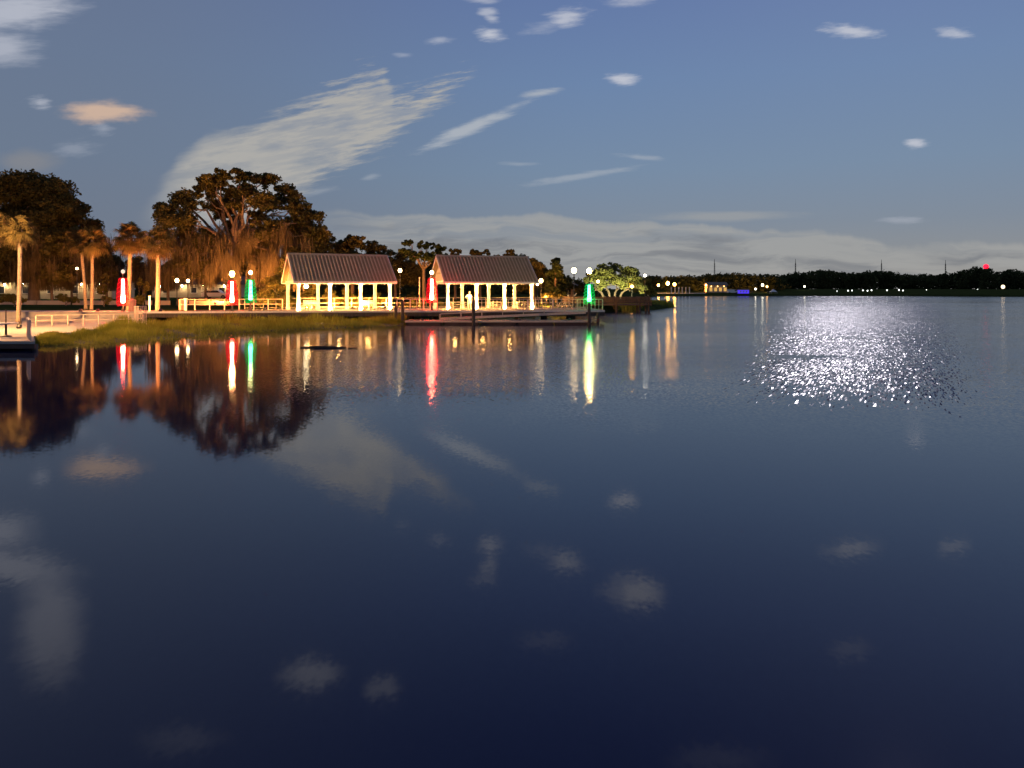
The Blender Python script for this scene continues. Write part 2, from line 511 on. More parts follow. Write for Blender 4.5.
# ------------------------------------------------------------------ ground
gm = surf('ground_turf', (.028, .040, .014), (.055, .070, .022), 1.0, .35, detail=8, spec=0.0)
shore = [(-150, 68), (-60, 68.4), (-33, 68.6), (-20, 82), (0, 92), (14, 107), (23, 119), (28, 133), (28, 152), (52, 300), (76, 385), (135, 392), (190, 382), (228, 342), (330, 300), (520, 200)]
CC = Vector((60, 40))


def smooth01(t):
    t = max(0, min(1, t)); return t * t * (3 - 2 * t)


def gz(x, y, d=80.0):
    return 1.1 + max(0, y - 75) * .007 * smooth01(d / 60)


rows = []
for d, zz in ((0, -.5), (1.2, .5), (3.0, None), (8, None), (25, None), (60, None), (300, None), (4000, None)):
    row = []
    for x, y in shore:
        dr = (Vector((x, y)) - CC).normalized()
        q = Vector((x, y)) + dr * d
        row.append((q.x, q.y, zz if zz is not None else (gz(q.x, min(q.y, 480), d) if d < 1000 else 4.4)))
    rows.append(row)
nS = len(shore)
gb = MB()
gb.add([p_ for r_ in rows for p_ in r_], [(i * nS + k, i * nS + k + 1, (i + 1) * nS + k + 1, (i + 1) * nS + k) for i in range(len(rows) - 1) for k in range(nS - 1)])
tag(gb.build('ground', gm, smooth=True), kind='structure')


# ------------------------------------------------------------------ foliage tools
def cards(centres, radii, n_each, size, flat=.0, seed=0):
    """leaf clumps: small quads scattered round every centre. centres (k,3), radii (k,3)"""
    r = np.random.default_rng(seed)
    C = np.repeat(np.asarray(centres, float), n_each, 0); S = np.repeat(np.asarray(radii, float), n_each, 0)
    n = len(C)
    d = r.normal(size=(n, 3)); d /= np.linalg.norm(d, axis=1, keepdims=True)
    rad = r.random((n, 1)) ** .45
    P = C + d * rad * S
    a = r.normal(size=(n, 3)); a[:, 2] *= 1 - flat; a /= np.linalg.norm(a, axis=1, keepdims=True)
    b = r.normal(size=(n, 3)); b -= a * (a * b).sum(1, keepdims=True); b /= np.linalg.norm(b, axis=1, keepdims=True)
    s1 = size * (.6 + .8 * r.random((n, 1))); s2 = s1 * (.45 + .4 * r.random((n, 1)))
    V_ = np.stack([P - a * s1, P - b * s2, P + a * s1, P + b * s2], 1).reshape(-1, 3)
    return V_


def quadmesh(name, V_, mat):
    n = len(V_) // 4
    me = bpy.data.meshes.new(name)
    me.vertices.add(len(V_)); me.vertices.foreach_set('co', np.ascontiguousarray(V_, dtype=np.float32).ravel())
    me.loops.add(n * 4); me.loops.foreach_set('vertex_index', np.arange(n * 4, dtype=np.int32))
    me.polygons.add(n); me.polygons.foreach_set('loop_start', np.arange(0, n * 4, 4, dtype=np.int32))
    me.update(calc_edges=True); me.validate()
    me.materials.append(mat)
    return me


def lobes_to_clumps(lobes, Y, base, depth, k, r):
    """pixel-sized lobes at distance Y -> sub-clump centres and radii in the tree's own space"""
    cs, rs, mids = [], [], []
    s = Y / F
    for (px, py, rx, ry) in lobes:
        m = at(px, py, Y) - base
        oy = r.uniform(-depth, depth) * .6
        R_ = np.array((rx * s, min(depth, rx * s * 1.1), ry * s))
        mids.append((m.x, m.y + oy, m.z))
        kk = max(7, int(k * rx * ry / 75))
        d = r.normal(size=(kk, 3)); d /= np.linalg.norm(d, axis=1, keepdims=True)
        q = np.array((m.x, m.y + oy, m.z)) + d * (r.random((kk, 1)) ** .5) * R_ * .85
        cs += list(q)
        rr = (.20 + .20 * r.random((kk, 1))) * R_.min() * np.array((1.25, 1.25, .85))
        rs += list(rr)
    return cs, rs, mids


def limb(mb, a, b, ra, rb, r, n=6, wob=.08):
    a, b = Vector(a), Vector(b)
    Ls = (b - a).length
    pts, rad = [], []
    for i in range(6):
        t = i / 5
        q = a.lerp(b, t)
        if 0 < i < 5:
            q += Vector(r.normal(size=3) * Ls * wob * .6)
            q.z += math.sin(t * math.pi) * Ls * .06
        pts.append(q); rad.append(ra + (rb - ra) * t ** .8)
    mb.tube(pts, rad, n)
    return pts


def tree(name, label, cat, px, Y, lobes, trunk_r, fork_py, lm, depth=5.0, k=10, n_each=26, size=.28, seed=1, moss=0, mossbox=None, group=None, forks=None, stems=1):
    r = np.random.default_rng(seed)
    X0 = wx(px, Y)
    base = Vector((X0, Y, gz(X0, Y) - .05))
    t = empty(name, base, 0, label, cat, group)
    cs, rs, mids = lobes_to_clumps(lobes, Y, base, depth, k, r)
    link('crown', quadmesh('crown', cards(cs, rs, n_each, size, .2, seed), lm), t)
    fz = (at(px, fork_py, Y) - base).z
    mb = MB()
    for s in range(stems):
        off = Vector(((s - (stems - 1) / 2) * 1.0, r.uniform(-.5, .5) if stems > 1 else 0, 0))
        tp = Vector((off.x * 2.2, off.y * 2, fz))
        mb.tube([off, off * 1.1 + Vector((.02, 0, fz * .08)), off * 1.3 + Vector((r.uniform(-.1, .1), 0, fz * .5)), tp], [trunk_r * 1.5, trunk_r * 1.1, trunk_r * .9, trunk_r * .75], 9)
        for j, m in enumerate(mids):
            if j % stems != s: continue
            m = Vector(m)
            p_ = limb(mb, tp + Vector((0, 0, -fz * r.uniform(0, .25))), m, trunk_r * .5, trunk_r * .10, r)
            for _ in range(2):
                e = p_[3].lerp(m, .6) + Vector(np.clip(r.normal(size=3), -1, 1)) * min(1.2, (m - tp).length * .16)
                limb(mb, p_[3], e, trunk_r * .2, trunk_r * .05, r, 5)
    mb.build('trunk', M['bark'], t, smooth=True)
    if moss and mossbox:
        x0, x1, y0, y1 = mossbox
        n = moss * 3
        ppx = r.uniform(x0, x1, n); ppy = y0 + (y1 - y0) * r.random(n) ** 1.2
        # strands hang in curtains
        nc = max(6, n // 70)
        cxs = r.uniform(x0, x1, nc); cys = r.uniform(y0, y1, nc); cds = r.uniform(-depth, depth, nc)
        ci = r.integers(0, nc, n)
        ppx = cxs[ci] + r.normal(size=n) * 2.4; ppy = cys[ci] + r.normal(size=n) * 4.5
        yy = cds[ci] + r.normal(size=n) * .6
        ln = (.5 + 2.6 * r.random(nc)[ci]) * r.uniform(.5, 1.15, n); wd = r.uniform(.018, .05, n)
        V_ = np.zeros((n, 4, 3))
        xx = (ppx - CX) * Y / F - base.x; z0 = CZ - (ppy - HY) * Y / F - base.z
        ang = r.uniform(0, math.pi, n)
        V_[:, 0] = np.stack([xx - wd * np.cos(ang), yy - wd * np.sin(ang), z0], 1)
        V_[:, 1] = np.stack([xx + wd * np.cos(ang), yy + wd * np.sin(ang), z0], 1)
        dxx = r.normal(size=n) * .12
        V_[:, 2] = np.stack([xx + dxx + wd * .1, yy, np.maximum(z0 - ln, 1.6)], 1)
        V_[:, 3] = np.stack([xx + dxx - wd * .1, yy, np.maximum(z0 - ln, 1.6)], 1)
        link('hanging_moss', quadmesh('hanging_moss', V_.reshape(-1, 3), M['moss']), t)
    return t


# ------------------------------------------------------------------ pavilions
def pavilion_proto():
    t = empty('pavilion', (0, 0, 0))
    Lx, Wy, H = 9.13, 5.2, 2.62
    cm = MB()
    cm.box(-.14, -.14, 0, .14, .14, H)
    cm.box(-.19, -.19, 0, .19, .19, .28)
    cm.box(-.18, -.18, H - .16, .18, .18, H)
    cme = cm.mesh('column', M['white'], bevel=.012)
    for iy in (0, Wy):
        for i in range(4):
            o = link('column', cme, t); o.location = (i * Lx / 3, iy, .003)
    for iy in (0, Wy):
        MB().box(-.22, iy - .11, H + .005, Lx + .22, iy + .11, H + .30).build('beam', M['white'], t, bevel=.01)
    for x in (0, Lx / 3, 2 * Lx / 3, Lx):
        b = MB()
        b.box(x - .08, .115, H + .03, x + .08, Wy - .115, H + .27)
        b.build('tie_beam', M['white'], t)
    ov, oe = .55, .52
    ez, rz = 2.72, 5.45
    sl = (rz - ez) / (Wy / 2 + ov)
    th = .11
    mb, rb = MB(), MB()
    mid = Wy / 2
    for sgn in (-1, 1):
        ye = mid + sgn * (mid + ov)
        prof = [(ye, ez), (mid, rz), (mid, rz + th), (ye - sgn * -.0, ez + th)]
        mb.prism(prof, -oe, Lx + oe)
        nrib = 28
        for i in range(nrib + 1):
            x = -oe + .09 + (Lx + 2 * oe - .18) * i / nrib
            pr = [(ye, ez + th + .002), (mid, rz + th + .002), (mid, rz + th + .075), (ye, ez + th + .075)]
            rb.prism(pr, x - .05, x + .05)
    rf = mb.build('roof', M['roof'], t)
    rb.build('standing_seam', M['roofcap'], rf)
    MB().prism([(mid - .22, rz + th - .07), (mid, rz + th + .12), (mid + .22, rz + th - .07), (mid, rz + th + .065)], -oe - .01, Lx + oe + .01).build('ridge_cap', M['roofcap'], rf)
    for sgn in (-1, 1):
        ye = mid + sgn * (mid + ov + .02)
        MB().box(-oe, ye - .02, ez - .09, Lx + oe, ye + .02, ez + th + .03).build('fascia', M['white'], t)
    for x in (-oe - .03, Lx + oe + .03):
        b = MB()
        for sgn in (-1, 1):
            ye = mid + sgn * (mid + ov)
            b.prism([(ye, ez - .08), (mid, rz - .10), (mid, rz + th + .05), (ye, ez + th + .05)], x - .028, x + .028)
        b.build('barge_board', M['white'], t)
    for x in (0.0, Lx):
        zb = H + .30
        yb = mid - (rz - zb) / sl
        b = MB()
        y0 = mid - (rz - .02 - zb) / sl
        y1 = 2 * mid - y0
        b.prism([(y0, zb), (y1, zb), (mid, rz - .03)], x - .04, x + .04)
        b.build('gable_panel', M['siding'], t)
        b = MB().box(x - .10, y0 + .9, zb + .75, x + .10, y1 - .9, zb + .93)
        b.build('gable_beam', M['roofcap'], t)
    # strips of light under the two long eaves, floor uplights outside every front column, pendants inside
    for y in (-.40, Wy + .40):
        MB().box(.1, y - .04, ez - .035, Lx - .1, y + .04, ez - .005).build('eave_light', M['strip'], t)
    um = MB().lathe([(.07, .0), (.09, .05), (.09, .09)], 10).mesh('uplight', M['metal'])
    ul = MB().add([(.075 * math.cos(a), .075 * math.sin(a), .094) for a in [k * math.pi / 5 for k in range(10)]], [tuple(range(10))]).mesh('lens', M['spot'])
    for i in range(4):
        u = link('uplight', um, t); u.location = (i * Lx / 3, -.62, .02); u.rotation_euler = (R(-32), 0, 0)
        link('lens', ul, u)
    for x in (Lx / 6, Lx / 2, Lx * 5 / 6):
        q = MB().lathe([(.10, .22), (.05, .3), (.03, 1.9)], 8).build('ceiling_lamp', M['metal'], t)
        q.location = (x, mid, H + .42)
        MB().ball((0, 0, 0), .21, 12, 8).build('globe', M['pend'], q, smooth=True)
    return t


M['pend'] = emit('ceiling_globe', (1, .50, .14), 400)
M['pend_white'] = emit('pendant_globe', (1, .80, .45), 30)
pav = pavilion_proto()
ZD = 1.10
pav.location = (wx(298.3, 73.0), 73.0, ZD); pav.rotation_euler = (0, 0, R(27))
tag(pav, 'open pier pavilion with brown metal roof and orange foliage glowing behind its columns', 'pavilion', 'gabled pavilions on the pier')
pav2 = copy_tree(pav)
pav2.location = (wx(447.7, 77), 77.0, ZD); pav2.rotation_euler = (0, 0, R(20))
tag(pav2, 'open pier pavilion with red lit gable and a person standing under its roof', 'pavilion')

q = MB().tube([(0, 0, .16), (0, 0, 1.55)], .018, 6).build('pendant_lamp', M['metal'], pav)
q.location = (1.0, 1.2, 2.36)
MB().ball((0, 0, 0), .20, 12, 8).build('globe', M['pend_white'], q, smooth=True)

# ------------------------------------------------------------------ pier
pier = empty('pier', (-15, 72, 0), 0, 'long wooden pier on dark piles carrying the two roofed pavilions', 'pier')
PF = [(-34, 68.2), (-21.4, 70.4), (-10.4, 71.9), (8.9, 73.0)]
PB = [(8.9, 86.5), (-3, 88), (-20, 84.5), (-34, 76.5)]


def rel(o, x, y, z):
    return (x - o.location.x, y - o.location.y, z - o.location.z)


poly = PF + PB
b = MB()
n = len(poly)
b.add([rel(pier, x, y, ZD - .16) for x, y in poly] + [rel(pier, x, y, ZD) for x, y in poly],
      [tuple(range(n - 1, -1, -1)), tuple(range(n, 2 * n))] + [(i, (i + 1) % n, n + (i + 1) % n, n + i) for i in range(n)])
b.build('deck', M['deck'], pier)
for (x0, y0), (x1, y1) in zip(PF[:-1], PF[1:]):
    MB().bar(rel(pier, x0, y0 + .05, ZD - .33), rel(pier, x1, y1 + .05, ZD - .33), .14, .30).build('edge_beam', M['pile'], pier)
for (x0, y0), (x1, y1) in zip(PF[:-1], PF[1:]):
    MB().bar(rel(pier, x0, y0 - .035, ZD - .02), rel(pier, x1, y1 - .035, ZD - .02), .06, .17).build('edge_board', M['white'], pier)
pm = MB().lathe([(.17, -1.5), (.17, 1.0), (.16, ZD - .5 + 0.0)][:2] + [(.17, ZD - .19)][:0], 10).mesh('pile', M['pile'], smooth=True) if False else MB().lathe([(.18, -1.5), (.175, 0), (.17, .92)], 10).mesh('pile', M['pile'], smooth=True)


def front_y(x):
    for (x0, y0), (x1, y1) in zip(PF[:-1], PF[1:]):
        if x0 <= x <= x1: return y0 + (y1 - y0) * (x - x0) / (x1 - x0)
    return PF[-1][1]


x = -32.5
while x < 8.7:
    for back in (.55, 4.5, 9.0):
        if x < -26 and back > 4: continue
        o = link('pile', pm, pier); o.location = rel(pier, x, front_y(x) + back, 0)
    x += 2.75


# ------------------------------------------------------------------ railings
def railing(name, label, pts, h, post_gap, mat, rails=(1.0,), bal_gap=0, pw=.09, group=None, cat='railing'):
    base = Vector(pts[0])
    t = empty(name, base, 0, label, cat, group)
    pme = MB().box(-pw / 2, -pw / 2, 0, pw / 2, pw / 2, h).mesh('post', mat)
    tr = {}
    for a, b_ in zip(pts[:-1], pts[1:]):
        a, b_ = Vector(a) - base, Vector(b_) - base
        n_ = max(1, round((b_ - a).length / post_gap))
        for i in range(n_ + 1):
            if i == 0 and a.length > 1e-6: continue
            o = link('post', pme, t); o.location = a.lerp(b_, i / n_) + Vector((0, 0, .002))
    for k_, fr in enumerate(rails):
        mb = MB()
        for a, b_ in zip(pts[:-1], pts[1:]):
            up = Vector((0, 0, h * fr + (.028 if k_ == 0 else 0)))
            mb.bar(Vector(a) - base + up, Vector(b_) - base + up, .11 if k_ == 0 else .045, .05)
        mb.build('top_rail' if k_ == 0 else 'lower_rail', mat, t)
    if bal_gap:
        bme = MB().box(-.022, -.022, h * .10, .022, .022, h * .99).mesh('baluster', mat)
        for a, b_ in zip(pts[:-1], pts[1:]):
            a, b_ = Vector(a) - base, Vector(b_) - base
            n_ = int((b_ - a).length / bal_gap)
            for i in range(1, n_):
                o = link('baluster', bme, t); o.location = a.lerp(b_, i / n_)
    return t


railing('railing', 'pale pier railing with balusters turning the corner below the green lights', [(wx(478, 73), 72.95, ZD), (8.75, 73.45, ZD)], 1.08, 2.3, M['rail'], (1, .12), .36)
railing('railing', 'pale pier railing between the two pavilions beside the red lights', [(wx(397, 72.4), 72.35, ZD), (wx(437, 72.9), 72.65, ZD)], 1.1, 1.25, M['rail'], (1, .12), .62)
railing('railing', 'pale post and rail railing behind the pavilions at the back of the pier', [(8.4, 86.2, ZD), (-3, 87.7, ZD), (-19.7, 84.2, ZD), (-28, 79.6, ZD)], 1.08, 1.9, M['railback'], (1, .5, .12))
railing('railing', 'thin post and rail railing between the green lit post and the white bollard', [(wx(186, 76), 74.6, ZD), (wx(286, 78), 76.8, ZD)], 1.05, 1.38, M['rail'], (1, .55))

# ------------------------------------------------------------------ floating dock, gangway, guide piles
fd = empty('floating_dock', (wx(405, 68), 68, 0), 0, 'low floating dock with a pale edge in front of the red lit pavilion', 'dock')
Lf = wx(592, 68) - wx(405, 68)
MB().box(0, 0, .24, Lf, 2.2, .36).build('deck', M['deck'], fd, bevel=.01)
MB().box(0, -.05, .20, Lf, -.003, .35).build('edge_board', M['rail'], fd)
for i in range(5):
    MB().box(.15 + i * Lf / 5, .1, -.25, (i + 1) * Lf / 5 - .15, 2.1, .237).build('float', M['float'], fd, bevel=.03)
cm = MB().lathe([(.05, 0), (.05, .1), (.11, .13), (.11, .16), (.03, .2)], 8).mesh('cleat', M['metal'])
for i in range(4):
    o = link('cleat', cm, fd); o.location = (1.5 + i * 4.4, .18, .36)

ga, gb_ = Vector((wx(440, 70.8), 70.9, .45)), Vector((wx(585, 71.8), 71.6, 1.02))
gw = empty('gangway', ga, 0, 'long sloping gangway from the floating dock up to the pier end', 'gangway')
dvec = gb_ - ga
MB().bar((0, 0, 0), dvec, 1.05, .10).build('deck', M['deck'], gw)
for s in (-1, 1):
    off = Vector((0, .5 * s, 0))
    MB().bar(off + Vector((0, 0, -.04)), dvec + off + Vector((0, 0, -.04)), .07, .2).build('side_beam', M['rail'], gw)
    MB().bar(off + Vector((0, 0, .42)), dvec + off + Vector((0, 0, .42)), .05, .05).build('handrail', M['rail'], gw)
    sm = MB().box(-.025, -.025, 0, .025, .025, .42).mesh('post', M['rail'])
    for i in range(8):
        o = link('post', sm, gw); o.location = dvec * (i / 7) + off

gp = [(402.6, 68.9, 301, 'dark guide pile at the pier corner beside the railing between the pavilions'),
      (473.5, 67.6, 300, 'dark guide pile in front of the person under the pavilion'),
      (396.0, 70.2, 306, 'short brown guide pile at the corner of the orange lit pavilion'),
      (589.2, 67.7, 304, 'dark guide pile under the green lights at the dock end'),
      (598.0, 72.4, 313, 'stubby pile under the outer corner of the pier')]
for px, Y, py, lab in gp:
    p_ = at(px, py, Y)
    t = empty('guide_pile', (p_.x, Y, 0), 0, lab, 'pile', 'guide piles round the floating dock')
    MB().lathe([(.16, -1.5), (.155, 0), (.14, p_.z - .08)], 10).build('post', M['pile'], t, smooth=True)
    MB().lathe([(.155, p_.z - .08), (.15, p_.z - .03), (.02, p_.z + .08)], 10).build('cap', M['float'], t)

# ------------------------------------------------------------------ seats and tables in the pavilions
def bench():
    t = empty('park_bench', (0, 0, 0))
    s = MB()
    for i in range(4): s.box(-.8, -.1 + i * .12, .44, .8, -.01 + i * .12, .475)
    s.build('seat', M['rail'], t)
    s = MB()
    for i in range(3): s.box(-.8, .40 + .03 * i, .56 + i * .15, .8, .425 + .03 * i, .66 + i * .15)
    s.build('backrest', M['rail'], t)
    lm = MB().box(-.04, -.1, 0, .04, -.02, .44); lm.box(-.04, .40, 0, .04, .47, .44); lm.box(-.03, -.1, .36, .03, .45, .435); lm.bar((0, .44, .44), (0, .50, .98), .06, .05)
    me = lm.mesh('leg_frame', M['rail'])
    for xx in (-.72, 0, .72):
        o = link('leg_frame', me, t); o.location = (xx, 0, 0)
    return t


def table():
    t = empty('picnic_table', (0, 0, 0))
    s = MB()
    for i in range(5): s.box(-.9, -.36 + i * .15, .72, .9, -.23 + i * .15, .76)
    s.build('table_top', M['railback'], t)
    for y in (-.72, .46):
        s = MB()
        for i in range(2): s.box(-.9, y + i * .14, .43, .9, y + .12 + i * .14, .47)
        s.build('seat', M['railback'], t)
    lg = MB()
    lg.bar((0, -.25, .72), (0, -.62, 0), .08, .06); lg.bar((0, .25, .72), (0, .62, 0), .08, .06); lg.bar((0, -.7, .40), (0, .72, .40), .06, .055)
    me = lg.mesh('leg_frame', M['rail'])
    for xx in (-.6, .6):
        o = link('leg_frame', me, t); o.location = (xx, 0, 0)
    return t


bn = bench(); bn.location = (wx(369, 76.4), 76.3, ZD); bn.rotation_euler = (0, 0, R(190))
tag(bn, 'pale slatted bench seen between the right hand columns of the orange lit pavilion', 'bench', 'benches under the pavilions')
b2 = copy_tree(bn); b2.location = (wx(308, 75.5), 76.0, ZD); b2.rotation_euler = (0, 0, R(215)); tag(b2, 'pale slatted bench below the pendant lamp of the orange lit pavilion', 'bench')
tb = table(); tb.location = (wx(457.5, 80.3), 80.3, ZD); tb.rotation_euler = (0, 0, R(20))
tag(tb, 'pale picnic table beside the person under the pavilion', 'picnic table', 'picnic tables under the red lit pavilion')
t2 = copy_tree(tb); t2.location = (wx(497, 80), 80.2, ZD); tag(t2, 'pale picnic table in the middle of the red lit pavilion', 'picnic table')
t3 = copy_tree(tb); t3.location = (wx(521, 80), 81.2, ZD); tag(t3, 'pale picnic table at the outer end of the red lit pavilion', 'picnic table')
t4 = copy_tree(tb); t4.location = (wx(565, 79), 79.5, ZD); t4.rotation_euler = (0, 0, R(65)); tag(t4, 'pale picnic table on the open pier behind the railing', 'picnic table', 'picnic tables on the open pier')


# ------------------------------------------------------------------ person
def skin_mesh(name, pts, edges, rad, mat, parent, root=0, sub=1):
    me = bpy.data.meshes.new(name); me.from_pydata([tuple(p) for p in pts], edges, [])
    o = link(name, me, parent)
    m = o.modifiers.new('skin', 'SKIN'); m.use_smooth_shade = True
    for i, v in enumerate(me.skin_vertices[0].data):
        r_ = rad[i]; v.radius = r_ if isinstance(r_, tuple) else (r_, r_); v.use_root = (i == root)
    s = o.modifiers.new('sub', 'SUBSURF'); s.levels = sub; s.render_levels = sub
    me.materials.append(mat)
    return o


pl = Vector((wx(469.4, 78.3), 78.3, ZD))
person = empty('person', pl, R(8), 'person in a pale yellow shirt and light shorts standing under the pavilion, elbow out', 'person')
J = {'pel': (0, 0, .98), 'spine': (0, .01, 1.18), 'chest': (0, .015, 1.38), 'neck': (0, .01, 1.53), 'chin': (0, -.02, 1.62), 'head': (0, -.005, 1.72), 'crown': (0, .01, 1.80),
     'lsh': (-.19, .01, 1.47), 'lel': (-.40, .05, 1.23), 'lwr': (-.22, -.08, 1.06), 'lha': (-.17, -.10, 1.03), 'rsh': (.19, .01, 1.47), 'rel': (.25, .03, 1.19), 'rwr': (.25, -.06, .95), 'rha': (.25, -.08, .86),
     'lhip': (-.10, 0, .92), 'lkn': (-.13, -.02, .50), 'lan': (-.14, .03, .09), 'lto': (-.16, -.14, .035), 'rhip': (.10, 0, .92), 'rkn': (.12, -.03, .50), 'ran': (.13, .03, .09), 'rto': (.16, -.14, .035)}
names = list(J)
E = [('pel', 'spine'), ('spine', 'chest'), ('chest', 'neck'), ('neck', 'chin'), ('chin', 'head'), ('head', 'crown'), ('chest', 'lsh'), ('lsh', 'lel'), ('lel', 'lwr'), ('lwr', 'lha'), ('chest', 'rsh'), ('rsh', 'rel'), ('rel', 'rwr'), ('rwr', 'rha'),
     ('pel', 'lhip'), ('lhip', 'lkn'), ('lkn', 'lan'), ('lan', 'lto'), ('pel', 'rhip'), ('rhip', 'rkn'), ('rkn', 'ran'), ('ran', 'rto')]
RD = {'pel': (.15, .12), 'spine': (.14, .11), 'chest': (.17, .12), 'neck': .06, 'chin': .075, 'head': (.08, .10), 'crown': .06, 'lsh': .07, 'lel': .048, 'lwr': .034, 'lha': .04, 'rsh': .07, 'rel': .048, 'rwr': .034, 'rha': .04,
      'lhip': .095, 'lkn': .062, 'lan': .045, 'lto': .04, 'rhip': .095, 'rkn': .062, 'ran': .045, 'rto': .04}
fing = []
pts = [J[k_] for k_ in names]; edges = [(names.index(a), names.index(b_)) for a, b_ in E]; rad = [RD[k_] for k_ in names]
for hand, sgn in (('lha', -1), ('rha', 1)):
    hx = J[hand]
    for i in range(5):
        if i < 4:
            dv = Vector((.0, -.03 + .02 * i, -.055 - .01 * (1.5 - abs(i - 1.5)))) if sgn > 0 else Vector((.05 + .008 * (1.5 - abs(i - 1.5)), -.03 + .018 * i, -.02))
        else:
            dv = Vector((-.01 * sgn, -.055, -.015))
        p1 = Vector(hx) + dv; p2 = p1 + dv * .7 + Vector((-.008 * sgn, 0, .004))
        k0 = len(pts); pts += [tuple(p1), tuple(p2)]; rad += [.011, .009]
        edges += [(names.index(hand), k0), (k0, k0 + 1)]
body = skin_mesh('body', pts, edges, rad, M['skin'], person)
sh = ['pel', 'spine', 'chest', 'lsh', 'lel', 'rsh', 'rel']
sp_ = [J[k_] for k_ in sh]
sp_[0] = (0, 0, .93)
sp_[4] = tuple(Vector(J['lsh']).lerp(Vector(J['lel']), .9)); sp_[6] = tuple(Vector(J['rsh']).lerp(Vector(J['rel']), .8))
skin_mesh('shirt', sp_, [(0, 1), (1, 2), (2, 3), (3, 4), (2, 5), (5, 6)], [(.20, .15), (.18, .145), (.20, .15), .095, .085, .095, .085], M['shirt'], person)
skin_mesh('shorts', [(0, 0, .96), (-.10, 0, .88), (-.125, -.015, .56), (.10, 0, .88), (.12, -.02, .56)], [(0, 1), (1, 2), (0, 3), (3, 4)], [(.16, .13), .115, .10, .115, .10], M['shorts'], person)
MB().ball((0, .02, 1.765), .105, 12, 8, .95).build('hair', M['hair'], person, smooth=True)
for sx in (-1, 1):
    MB().box(sx * .14 - .05, -.20, 0.002, sx * .14 + .05, .08, .09).build('shoe', M['float'], person, bevel=.02)


# ------------------------------------------------------------------ lamp posts
def lamp_post(px, Y, top_py, zbase, label, group, globe='globe', r=.21, pole='metal', name='lamp_post', cat='lamp post', style='globe'):
    X0 = wx(px, Y); H = CZ - (top_py - HY) * Y / F - zbase
    t = empty(name, (X0, Y, zbase), 0, label, cat, group)
    MB().lathe([(.16, 0), (.16, .10), (.11, .16), (.085, .5), (.06, .62)], 12).build('base', M[pole], t, smooth=False)
    MB().lathe([(.055, .62), (.05, H - r - .12), (.09, H - r - .08), (.09, H - r - .01)], 10).build('pole', M[pole], t)
    g_ = MB().ball((0, 0, H), r, 14, 10, 1.12).build('globe', M[globe], t, smooth=True)
    MB().lathe([(.07, H + r * 1.08), (.05, H + r * 1.08 + .05), (.01, H + r * 1.08 + .16)], 8).build('finial', M[pole], t)
    return t, H


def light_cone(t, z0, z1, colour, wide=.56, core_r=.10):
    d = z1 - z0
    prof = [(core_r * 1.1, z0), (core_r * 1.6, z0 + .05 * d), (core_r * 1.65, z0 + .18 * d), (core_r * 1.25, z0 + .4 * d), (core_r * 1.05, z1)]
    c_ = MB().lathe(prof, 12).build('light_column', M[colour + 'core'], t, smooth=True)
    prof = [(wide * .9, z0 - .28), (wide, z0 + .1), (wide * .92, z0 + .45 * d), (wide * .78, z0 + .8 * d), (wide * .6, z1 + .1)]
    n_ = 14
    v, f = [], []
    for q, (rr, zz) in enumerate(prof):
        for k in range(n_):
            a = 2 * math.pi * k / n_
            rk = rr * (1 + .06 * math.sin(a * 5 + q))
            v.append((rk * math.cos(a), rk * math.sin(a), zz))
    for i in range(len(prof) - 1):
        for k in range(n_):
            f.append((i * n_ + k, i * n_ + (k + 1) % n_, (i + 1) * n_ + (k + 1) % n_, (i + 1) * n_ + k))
    MB().add(v, f).build('light_bloom', M[colour + 'net'], t, smooth=True)  # bloom of the coloured lights painted as a glowing shell
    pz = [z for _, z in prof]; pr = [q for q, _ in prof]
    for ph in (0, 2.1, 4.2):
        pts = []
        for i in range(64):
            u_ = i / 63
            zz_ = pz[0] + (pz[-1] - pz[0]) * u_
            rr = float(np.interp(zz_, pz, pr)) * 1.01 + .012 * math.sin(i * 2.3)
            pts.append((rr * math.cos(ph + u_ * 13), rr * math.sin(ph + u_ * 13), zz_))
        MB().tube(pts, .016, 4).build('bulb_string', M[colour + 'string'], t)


GD = 'lamp posts dressed in coloured lights along the waterfront'
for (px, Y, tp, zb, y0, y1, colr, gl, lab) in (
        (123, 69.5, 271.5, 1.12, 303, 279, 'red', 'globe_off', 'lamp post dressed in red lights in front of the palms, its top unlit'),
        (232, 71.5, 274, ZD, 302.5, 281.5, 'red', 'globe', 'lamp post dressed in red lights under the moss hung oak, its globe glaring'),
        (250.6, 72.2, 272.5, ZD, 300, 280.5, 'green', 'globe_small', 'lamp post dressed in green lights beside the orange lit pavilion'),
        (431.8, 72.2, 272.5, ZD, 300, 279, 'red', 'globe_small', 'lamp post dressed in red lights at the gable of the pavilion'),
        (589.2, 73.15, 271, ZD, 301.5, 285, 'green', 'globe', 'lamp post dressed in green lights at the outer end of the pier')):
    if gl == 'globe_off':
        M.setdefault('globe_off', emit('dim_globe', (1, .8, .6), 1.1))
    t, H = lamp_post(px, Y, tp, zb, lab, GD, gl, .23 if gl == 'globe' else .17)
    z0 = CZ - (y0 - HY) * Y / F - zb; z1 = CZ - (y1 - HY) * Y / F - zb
    light_cone(t, z0, z1, colr, wide=.56, core_r=.115)

